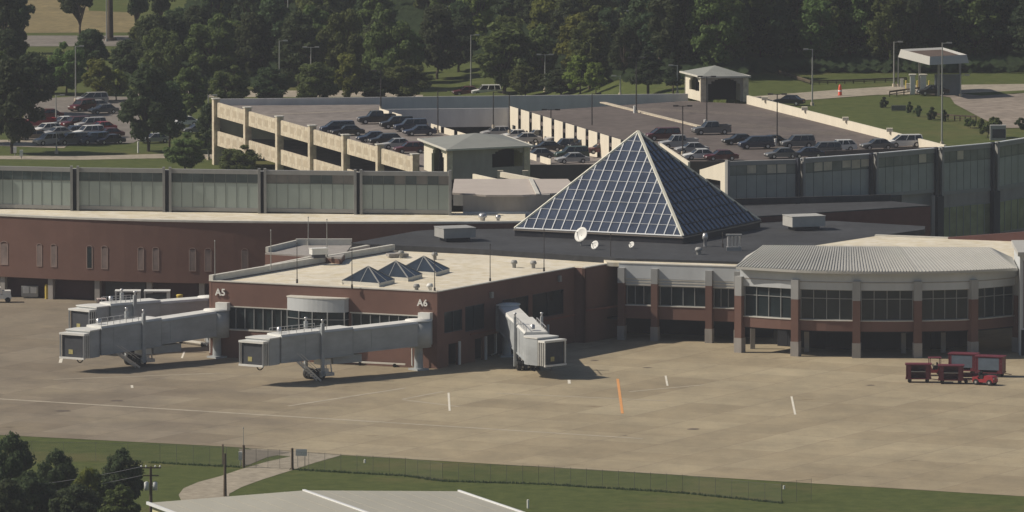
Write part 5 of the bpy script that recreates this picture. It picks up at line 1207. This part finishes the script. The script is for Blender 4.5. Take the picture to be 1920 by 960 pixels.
def car(kind, color, px, py, z, rz, label, grp):
    P = G(px, py, z); pr = protos[kind]
    if kind not in pused: o = pr; pused[kind] = 1; kids = KIDS[pr.name]
    else: o = copy_tree(pr); kids = o.children
    o.location = (P.x, P.y, z + .02); o.rotation_euler = (0, 0, rz); o['label'] = label; o['category'] = {'pickup': 'pickup truck', 'suv': 'car', 'van': 'van'}.get(kind, 'car'); o['group'] = cg[grp]
    for k in kids:
        if k.name.startswith('body'): k.material_slots[0].link = 'OBJECT'; k.material_slots[0].material = paint(color, COL[color])
for c in protos.values(): 
    for k in c.children: pass
pa = math.atan2(nL.y, nL.x) - math.pi       # nose towards the left wall
pa = R(14)
deck_cars = [
 ('pickup', 'black', 706, 232, 'black pickup at the back of the left deck'), ('suv', 'black', 744, 241, 'black sport utility car second in the row on left deck'), ('sedan', 'navy', 787, 254, 'dark sedan at the right end of the left deck row'), ('suv', 'navy', 770, 246, 'dark blue car between the black cars on left deck'),
 ('van', 'navy', 633, 250, 'dark van just behind the left garage wall'), ('sedan', 'black', 652, 254, 'dark sedan next to the van by left wall'),
 ('sedan', 'navy', 700, 266, 'dark purple-blue sedan in the middle row by the left wall'), ('wagon', 'black', 722, 271, 'black wagon in front of the purple-blue sedan'), ('sedan', 'silver', 744, 279, 'silver sedan near the end of the left wall'), ('wagon', 'maroon', 769, 287, 'dark maroon car nearest the wall end'),
 ('pickup', 'grey', 1334, 252, 'grey pickup truck alone on the right deck'), ('van', 'maroon', 1243, 263, 'dark red van just right of the pyramid tip'), ('pickup', 'silver', 1272, 278, 'silver pickup beside the pyramid right slope'), ('sedan', 'silver', 1297, 287, 'grey sedan between silver pickup and white sedan'), ('sedan', 'white', 1312, 299, 'pale silver sedan at the front of right deck'),
 ('sedan', 'maroon', 1352, 301, 'maroon sedan partly hidden by the front parapet'), ('sedan', 'black', 1386, 271, 'black sedan left of the blue minivan'), ('van', 'navy', 1418, 279, 'dark blue minivan in the middle of the right deck'), ('suv', 'grey', 1496, 277, 'dark grey car right of the lamp on right deck'), ('sedan', 'black', 1446, 273, 'black sedan tucked behind the blue minivan'),
 ('sedan', 'grey', 1466, 297, 'grey sedan at the front edge of right deck'), ('sedan', 'navy', 1514, 296, 'dark sedan beside the white front edge wall'), ('wagon', 'white', 1575, 283, 'small white car on the right deck'), ('sedan', 'grey', 1645, 280, 'dark grey sedan left of the white camper van'), ('van', 'white', 1697, 276, 'white camper van at the end of the white wall'),
 ('suv', 'grey', 1545, 290, 'dark car half hidden behind front parapet'),
]
for kind, col, px, py, lb in deck_cars: car(kind, col, px, py, ZG, pa + random.uniform(-.04, .04), lb, 'deck')
for kind, col, px, py, z, lb in [('wagon', 'silver', 931, 257, 5.2, 'silver wagon at the far left of the light well'), ('sedan', 'white', 966, 262, 5.2, 'white sedan in front of the first white pier'), ('sedan', 'silver', 985, 268, 5.3, 'pale sedan in the light well behind pavilion roof'), ('suv', 'silver', 1010, 266, 5.2, 'silver sport utility car before the piers'),
    ('suv', 'silver', 1052, 270, 5.4, 'light grey car below the middle piers'), ('sedan', 'black', 1025, 284, 5.8, 'black sedan by the near pavilion roof corner'), ('suv', 'navy', 1062, 283, 5.6, 'dark blue car left of centre in the light well'), ('suv', 'black', 1098, 282, 5.8, 'black car in the middle of the light well'), ('sedan', 'maroon', 1128, 288, 6.2, 'brownish sedan beside the pyramid left slope'),
    ('suv', 'green', 1072, 298, 6.4, 'dark green car at the front of the light well'), ('sedan', 'silver', 1073, 306, 6.5, 'grey sedan nearest the front parapet in the well'), ('sedan', 'grey', 1010, 298, 6.3, 'dark sedan behind the dark front parapet')]:
    car(kind, col, px, py, z, pa + random.uniform(-.04, .04), lb, 'well')
for kind, col, px, py, lb, rz in [('pickup', 'red', 72, 238, 'bright red pickup at the left of the left lot', .5), ('sedan', 'maroon', 90, 222, 'dark maroon car behind the red pickup', .3), ('wagon', 'white', 88, 250, 'white car in front of the red pickup', .6), ('sedan', 'white', 120, 236, 'white sedan right of the red pickup', .5), ('sedan', 'tan', 62, 262, 'tan sedan at the left front of the lot', .5),
    ('suv', 'maroon', 142, 240, 'dark maroon sport car in the middle of left lot', .5), ('suv', 'silver', 170, 242, 'silver utility car in the left lot centre', .5), ('sedan', 'red', 190, 246, 'red sedan at right of the left lot', .5), ('sedan', 'silver', 108, 256, 'silver-grey sedan in front of the white car', .5), ('sedan', 'blue', 138, 254, 'blue-grey sedan, centre of the left lot', .5),
    ('suv', 'white', 166, 257, 'white utility car right of centre in left lot', .5), ('sedan', 'maroon', 204, 258, 'maroon sedan at the right end of left lot', .5), ('suv', 'silver', 92, 272, 'silver utility car at front row of the left lot', .5), ('van', 'grey', 134, 271, 'grey van in the front row of left lot', .5), ('suv', 'blue', 176, 270, 'blue car in the front row of left lot', .5),
    ('sedan', 'navy', 206, 270, 'dark blue sedan at right end of front row', .5), ('suv', 'maroon', 154, 208, 'maroon car in the small rear row of left lot', .9), ('van', 'silver', 173, 194, 'silver van at the back of the left lot', .3), ('sedan', 'silver', 180, 205, 'silver sedan behind the blue cars, rear row', .4), ('sedan', 'grey', 194, 213, 'dark grey sedan at the right of the rear row', .4),
    ('sedan', 'silver', 290, 268, 'silver car half hidden by the big tree', .5), ('sedan', 'white', 345, 236, 'white car between trees left of the garage', .4), ('sedan', 'grey', 370, 250, 'grey car left of the garage corner', .4), ('sedan', 'maroon', 876, 179, 'dark red car on the road behind the garage', .1), ('suv', 'white', 912, 180, 'white car behind the garage back wall', .1)]:
    car(kind, col, px, py, 0, rz + random.uniform(-.08, .08), lb, 'lot' if px < 260 else 'road')
car('sedan', 'black', 1479, 197, 8.05, -.25, 'dark sedan driving beside the white ramp wall', 'road')
car('sedan', 'black', 1749, 178, 8.1, .2, 'dark car waiting beneath the toll canopy', 'road')

# ------------------------------------------------------------------ vegetation
def tree_meshes(kind, seed, h, w_, leaf, nleaf):
    rnd = random.Random(seed); tr = MB(); cr = MB(); Z = Vector((0, 0, 1))
    th = h * (.3 if kind != 'pine' else .92)
    prev = Vector((0, 0, -.3)); rr_ = .035 * h * .6
    for k in range(1, 5):
        p = Vector((rnd.uniform(-.12, .12) * k * .4, rnd.uniform(-.12, .12) * k * .4, th * k / 4)); tr.tube(prev, p, rr_ * (1 - .16 * (k - 1)), rr_ * (1 - .16 * k), 7); prev = p
    clumps = []
    if kind == 'pine':
        zz = h * .32
        while zz < h:
            f = (zz / h - .32) / .68; R_ = w_ / 2 * (1 - f) ** .75 * (.75 + .4 * rnd.random()) + .3
            for k in range(rnd.randint(4, 6)):
                t = rnd.uniform(0, 2 * math.pi); r = R_ * rnd.uniform(.35, .9); c = Vector((math.cos(t) * r, math.sin(t) * r, zz + rnd.uniform(-.4, .4)))
                clumps.append((c, R_ * .42 + .35, .55)); tr.tube(Vector((0, 0, zz - .5)), c, .07, .03, 5)
            zz += h * .055 + .25
    else:
        n = {'round': 60, 'tall': 76, 'bush': 14, 'open': 34}[kind]
        for k in range(n):
            t = rnd.uniform(0, 2 * math.pi); u = rnd.uniform(-1, 1); r = rnd.uniform(.3, 1) ** .6
            zc = h * (.53 if kind not in ('bush', 'open') else (.5 if kind == 'bush' else .62)); zh = h * (.46 if kind != 'open' else .36)
            rad = math.sqrt(1 - u * u) * (1.0 if u < .1 else (1 - .25 * u))
            c = Vector((math.cos(t) * rad * r * w_ * .39, math.sin(t) * rad * r * w_ * .39, zc + u * r * zh * .88)); cr_ = w_ * rnd.uniform(.07, .14)
            clumps.append((c, cr_, rnd.uniform(.7, .95)))
            if k % 2 == 0: tr.tube(Vector((0, 0, th * rnd.uniform(.6, 1))), c, .1 * h / 9, .03, 5)
    per = nleaf // len(clumps)
    for c, r, fl in clumps:
        for k in range(int(per * rnd.uniform(.7, 1.3))):
            d = Vector((rnd.gauss(0, 1), rnd.gauss(0, 1), rnd.gauss(0, 1))).normalized(); rr2 = r * (rnd.random() ** .35) * rnd.uniform(.85, 1.15)
            p = c + Vector((d.x * rr2, d.y * rr2, d.z * rr2 * fl)); s = leaf * rnd.uniform(.6, 1.3)
            nn = (d + Vector((rnd.gauss(0, .5), rnd.gauss(0, .5), rnd.gauss(0, .5) + .3))).normalized(); a = nn.orthogonal().normalized()
            b = nn.cross(a); t = rnd.uniform(0, 6.28); a, b = a * math.cos(t) + b * math.sin(t), b * math.cos(t) - a * math.sin(t)
            cr.quad(p - a * s, p - b * s * .6, p + a * s, p + b * s * .6)
    return tr, cr
TP = {}
def tree_proto(key, kind, seed, h, w_, m, leaf, nleaf):
    root = bpy.data.objects.new('tree', None); C.objects.link(root); tr, cr = tree_meshes(kind, seed, h, w_, leaf, nleaf)
    a = tr.build('trunk', barkm); a.parent = root; b = cr.build('crown', m); b.parent = root
    if kind == 'bush': root.name = 'shrub'
    elif kind == 'pine': root.name = 'pine_tree'
    elif kind != 'bush': root.name = 'broadleaf_tree'
    reg(root); TP[key] = (root, h, w_)
tree_proto('r1', 'round', 1, 9, 8, leafM, .22, 14000); tree_proto('r2', 'round', 2, 9, 7, leafD, .22, 13000); tree_proto('r3', 'round', 3, 9, 8.5, leafM, .22, 14000)
tree_proto('l1', 'round', 4, 8, 6.5, leafL, .24, 7000); tree_proto('l2', 'tall', 5, 9, 6, leafM, .24, 8000)
tree_proto('t1', 'tall', 6, 14, 9, leafD, .3, 11000); tree_proto('t2', 'tall', 7, 15, 9.5, leafM, .3, 11000)
tree_proto('p1', 'pine', 8, 16, 7, leafP, .3, 9000); tree_proto('p2', 'pine', 9, 13, 5.5, leafP, .3, 8000); tree_proto('o1', 'open', 10, 13, 9, leafD, .28, 8500)
tree_proto('b1', 'bush', 11, 2, 2.6, leafD, .14, 2600); tree_proto('n1', 'round', 12, 6.5, 6.2, leafD, .17, 12000); tree_proto('n2', 'tall', 13, 7, 5, leafM, .17, 12000); tree_proto('b2', 'bush', 14, 2.6, 4, leafM, .16, 3500)
tused = set()
def plant(key, x, y, z, hh, label, cat='tree', grp=None, ws=None):
    root, h, w_ = TP[key]
    if key in tused: o = copy_tree(root)
    else: o = root; tused.add(key)
    k = hh / h; kx = (ws / w_) if ws else k * random.uniform(.92, 1.12)
    o.location = (x, y, z); o.rotation_euler = (0, 0, random.uniform(0, 6.28)); o.scale = (kx, kx, k); o['label'] = label; o['category'] = cat
    if grp: o['group'] = grp
def tree_px(key, px, top_, bot, wpx, label, z=None, cat='tree', grp=None):
    z = tz(px, bot) if z is None else z; P = G(px, bot, z); hh = ZAT(P, top_) - z; plant(key, P.x, P.y, z, hh, label, cat, grp, wpx * (P.y - CY) / F)
random.seed(21)
HT = [('r2', 22, 105, 288, 130, 'tall dark tree at the left frame edge beside the lot'), ('r3', -25, 60, 270, 140, 'dark tree cut by the left frame edge'), ('r2', 62, 95, 215, 120, 'dark tree standing behind the left lot corner'), ('r2', 318, 150, 276, 85, 'dark tree just right of the big dark tree by left lot'), ('r2', 392, 190, 300, 60, 'slim dark tree directly left of the garage corner post'),
 ('r2', 278, 116, 284, 125, 'big dark tree right of the left car lot'), ('r1', 347, 245, 322, 100, 'mid-green tree in front of the garage corner'), ('r1', 452, 268, 335, 95, 'mid-green bush-like tree before the left garage wall'), ('b2', 620, 303, 325, 60, 'leafy bush top behind the glass storey'),
 ('l1', 185, 104, 190, 72, 'light green tree behind the rear row of cars'), ('l1', 218, 126, 188, 56, 'second small light green tree beside it'), ('l2', 358, 118, 226, 85, 'olive-green tree left of the garage corner'),
 ('r1', 432, 118, 205, 92, 'rounded tree above the garage left corner'), ('r2', 505, 124, 203, 90, 'dark rounded tree second above the left garage wall'), ('r3', 592, 112, 200, 105, 'dark broad tree above the black pickup row'), ('l1', 655, 92, 196, 72, 'yellow-green tree standing out behind the garage'),
 ('r1', 760, 108, 194, 118, 'broad green tree behind the left deck cars'), ('r2', 700, 130, 196, 80, 'small dark tree between the yellow-green and broad trees'), ('r1', 125, 74, 178, 90, 'tree behind the tall lamp of the left lot'), ('r2', 100, 110, 176, 90, 'dark tree over the far edge of left lot'),
 ('l2', 945, 34, 178, 135, 'large sunlit tree right of the lawn'), ('r2', 1052, 128, 182, 95, 'dark round tree behind the back parapet, centre'), ('l1', 1088, 97, 176, 78, 'yellow-green tree behind the back parapet'), ('l1', 1117, 112, 176, 50, 'narrow yellow-green tree right of it'), ('r3', 985, 120, 184, 80, 'dark low tree left of the two-headed lamp'),
 ('r1', 730, 14, 170, 115, 'sunlit tree with a rounded top, upper centre left'), ('r2', 560, 18, 165, 115, 'tree with lit crown above the garage left wall'), ('r3', 305, 48, 165, 105, 'dark tree above the big tree of left lot'), ('r2', 240, 72, 150, 90, 'dark tree below the dry field'), ('r1', 395, 30, 150, 105, 'dark green tree right of the dry field'), ('r2', 475, 20, 160, 100, 'dark tree above the tall lamp post'), ('r3', 645, 10, 160, 110, 'dark tree behind the yellow-green tree'), ('r2', 820, 5, 150, 110, 'dark tree left of the lawn lamp'), ('r2', 860, 30, 135, 100, 'dark tree rising behind the lawn'),
 ('t1', 12, -30, 150, 95, 'tall dark tree filling the upper left corner'), ('r2', 335, 12, 120, 110, 'dark leafy tree at the right end of the dry field'), ('r1', 420, 20, 130, 105, 'green tree right of the dry field, upper left'), ('r2', 165, 62, 132, 80, 'small dark tree below the dry field road'),
 ('o1', 150, -60, 72, 95, 'open-crowned pine-like tree in the dry field'), ('o1', 255, -80, 80, 80, 'open-crowned tree right of the thick trunk'), ('o1', 40, -40, 100, 90, 'dark tree at the upper left corner of dry field'), ('o1', 300, -70, 70, 70, 'spindly tree at the dry field right end'),
 ('p2', 1262, 100, 178, 34, 'slim conifer left of the far pavilion'), ('p2', 1215, 88, 178, 60, 'small conifer behind back parapet')]
for k, px, a, b, w_, lb in HT: tree_px(k, px, a, b, w_, lb)
for px, top_, bot, w_, lb in [(1657, 181, 202, 27, 'leftmost round shrub on the slope'), (1705, 190, 212, 20, 'second round shrub behind the low cabinet'), (1722, 197, 219, 22, 'third round shrub on the slope'), (1747, 200, 225, 30, 'fourth round shrub, biggest on the slope'), (1770, 205, 228, 20, 'fifth shrub beside the very tall lamp'), (1915, 220, 243, 34, 'round shrub at the right frame edge')]:
    tree_px('b1', px, top_, bot, w_, lb, None, 'shrub')
tree_px('b2', 1852, 207, 258, 66, 'large spreading green bush below the exit plaza', None, 'shrub'); tree_px('b2', 1820, 216, 240, 36, 'smaller bush left of the large spreading bush', None, 'shrub'); tree_px('b2', 1498, 178, 190, 30, 'small dark bush at the roadside bend', None, 'shrub') if False else None
for k, px, a, b, w_, lb in [('n1', 20, 806, 952, 100, 'dark tree at the bottom left corner'), ('n1', 105, 838, 958, 95, 'dark tree second from the bottom left'), ('n2', -25, 815, 940, 80, 'tree cut by the lower left frame edge'), ('n1', 232, 838, 965, 100, 'dark round tree left of the utility pole'), ('n2', 168, 872, 975, 80, 'smaller tree between two dark trees, bottom left'),
    ('n1', 60, 880, 1000, 120, 'low dark tree filling the bottom left edge'), ('n1', 140, 905, 1010, 120, 'low tree at bottom edge left of lamp'), ('n2', 225, 905, 1000, 90, 'low tree at the bottom edge by the shed'), ('n1', 8, 895, 1020, 110, 'bottom-left corner undergrowth tree')]:
    tree_px(k, px, a, b, w_, lb, 0)
for k_, px, a, b, w_, lb in [('b2', 30, 925, 985, 90, 'olive bush at the bottom left corner'), ('b2', 110, 935, 990, 80, 'olive bush left of the short grey lamp'), ('b2', 180, 938, 992, 70, 'olive bush beside the short grey lamp'), ('l1', 165, 868, 985, 60, 'lighter green tree in the gap of the dark bottom-left trees')]:
    tree_px(k_, px, a, b, w_, lb, 0, 'shrub' if k_ == 'b2' else 'tree')
# forest behind: individual trees
cnt = 0; random.seed(5); placed = []
def ok(px, py):
    if -120 < px < 345 and -60 < py < 96: return False
    if 60 < px < 260 and 155 < py < 300: return False
    if 780 < px < 935 and 118 < py < 185: return False
    if px < 960 and py > 160: return False
    if 930 < px < 1065 and -12 < py < 30: return False
    if 960 <= px < 1380 and py > 168: return False
    return True
tries = 0
while cnt < 240 and tries < 14000:
    tries += 1; d = 1480 + 520 * random.random() ** 1.5; px = random.uniform(-90, 1230) if random.random() < .68 else random.uniform(1230, 2010); x = (px - 960) / F * d; y = CY + d; z = terrain(x, y); ppx, ppy = PX(x, y, z)
    if not ok(ppx, ppy): continue
    if ppx >= 1380 and ppy > 140: continue
    md = (6.0 if ppy > 20 else 8) if ppx < 1180 else 7.5
    if any((x - a) ** 2 + (y - b) ** 2 < md * md for a, b in placed): continue
    placed.append((x, y)); right = ppx > 1180
    k = random.choice(['p1', 'p1', 'p2', 't1', 't2', 't1'] if right else ['r1', 'r2', 'r3', 't1', 't2', 'l2', 'r2', 'l1'])
    hh = random.uniform(13, 18) if right else random.uniform(9, 13.5)
    if -120 < ppx < 350:
        lim = (ppy - (-50 if ppx < 55 else 52 if ppx < 235 else 22)) / (F / (y - CY))
        if lim < 3.0: continue
        hh = min(hh, lim)
    plant(k, x, y, z, hh, 'dark forest tree behind the garage and exit road' if right else 'dark woodland tree behind the car lots', 'tree', 'forest trees on the right' if right else 'woodland trees on the left'); cnt += 1
random.seed(9)
for i in range(24):                               # front rank of the right forest
    px = 1205 + i * 33 + random.uniform(-9, 9); py = 128 + random.uniform(-6, 8) + (12 if px < 1400 else 0); z = tz(px, py); P = G(px, py, z)
    plant(random.choice(['p1', 't1', 'p2', 't1', 't2'] if not 1330 < px < 1460 else ['t2', 'l2']), P.x, P.y, z, random.uniform(12, 17), 'tree of the front rank of the right forest', 'tree', 'front rank of the right forest')
und = MB(); rnd = random.Random(4)                # dark undergrowth on the forest floor
for i in range(15000):
    px = rnd.uniform(930, 2000); py = rnd.uniform(60, 138 if px > 1400 else 155); z = tz(px, py); P = G(px, py, z); P.z = terrain(P.x, P.y)
    s = rnd.uniform(.4, .9); t = rnd.uniform(0, 6.3); hgt = rnd.uniform(.3, 1.8); und.quad(P + Vector((-s, 0, hgt)), P + Vector((0, -s * .5, hgt - .4)), P + Vector((s, 0, hgt + .1)), P + Vector((0, s * .5, hgt + .6)))
for i in range(22000):
    px = rnd.uniform(235, 935); py = rnd.uniform(14, 164)
    if (px > 775 and 118 < py < 172) or (px < 350 and py < 90): continue
    P = G(px, py, tz(px, py)); s = rnd.uniform(.4, .8); hgt = rnd.uniform(.2, 1.3); und.quad(P + Vector((-s, 0, hgt)), P + Vector((0, -s * .5, hgt - .3)), P + Vector((s, 0, hgt + .1)), P + Vector((0, s * .5, hgt + .5)))
und.build('undergrowth', leafD, None, kind='stuff', label='dark undergrowth along the forest floor', category='undergrowth')

# ------------------------------------------------------------------ thin summer haze
HZ = 0.00006
if HZ:
    q = MB(); q.box((0, 250, 79), (900, 3100, 160)); q.v = [Vector((v.x, v.y, v.z)) for v in q.v]
    hm_ = bpy.data.materials.new('haze_air'); hm_.use_nodes = True; n = hm_.node_tree.nodes; n.clear()
    vo = n.new('ShaderNodeVolumePrincipled'); vo.inputs['Color'].default_value = (.85, .9, 1, 1); vo.inputs['Density'].default_value = HZ; vo.inputs['Anisotropy'].default_value = .0
    ou = n.new('ShaderNodeOutputMaterial'); hm_.node_tree.links.new(vo.outputs[0], ou.inputs[1])
    q.build('haze', hm_, None, kind='stuff', label='thin bluish haze in the air', category='haze')
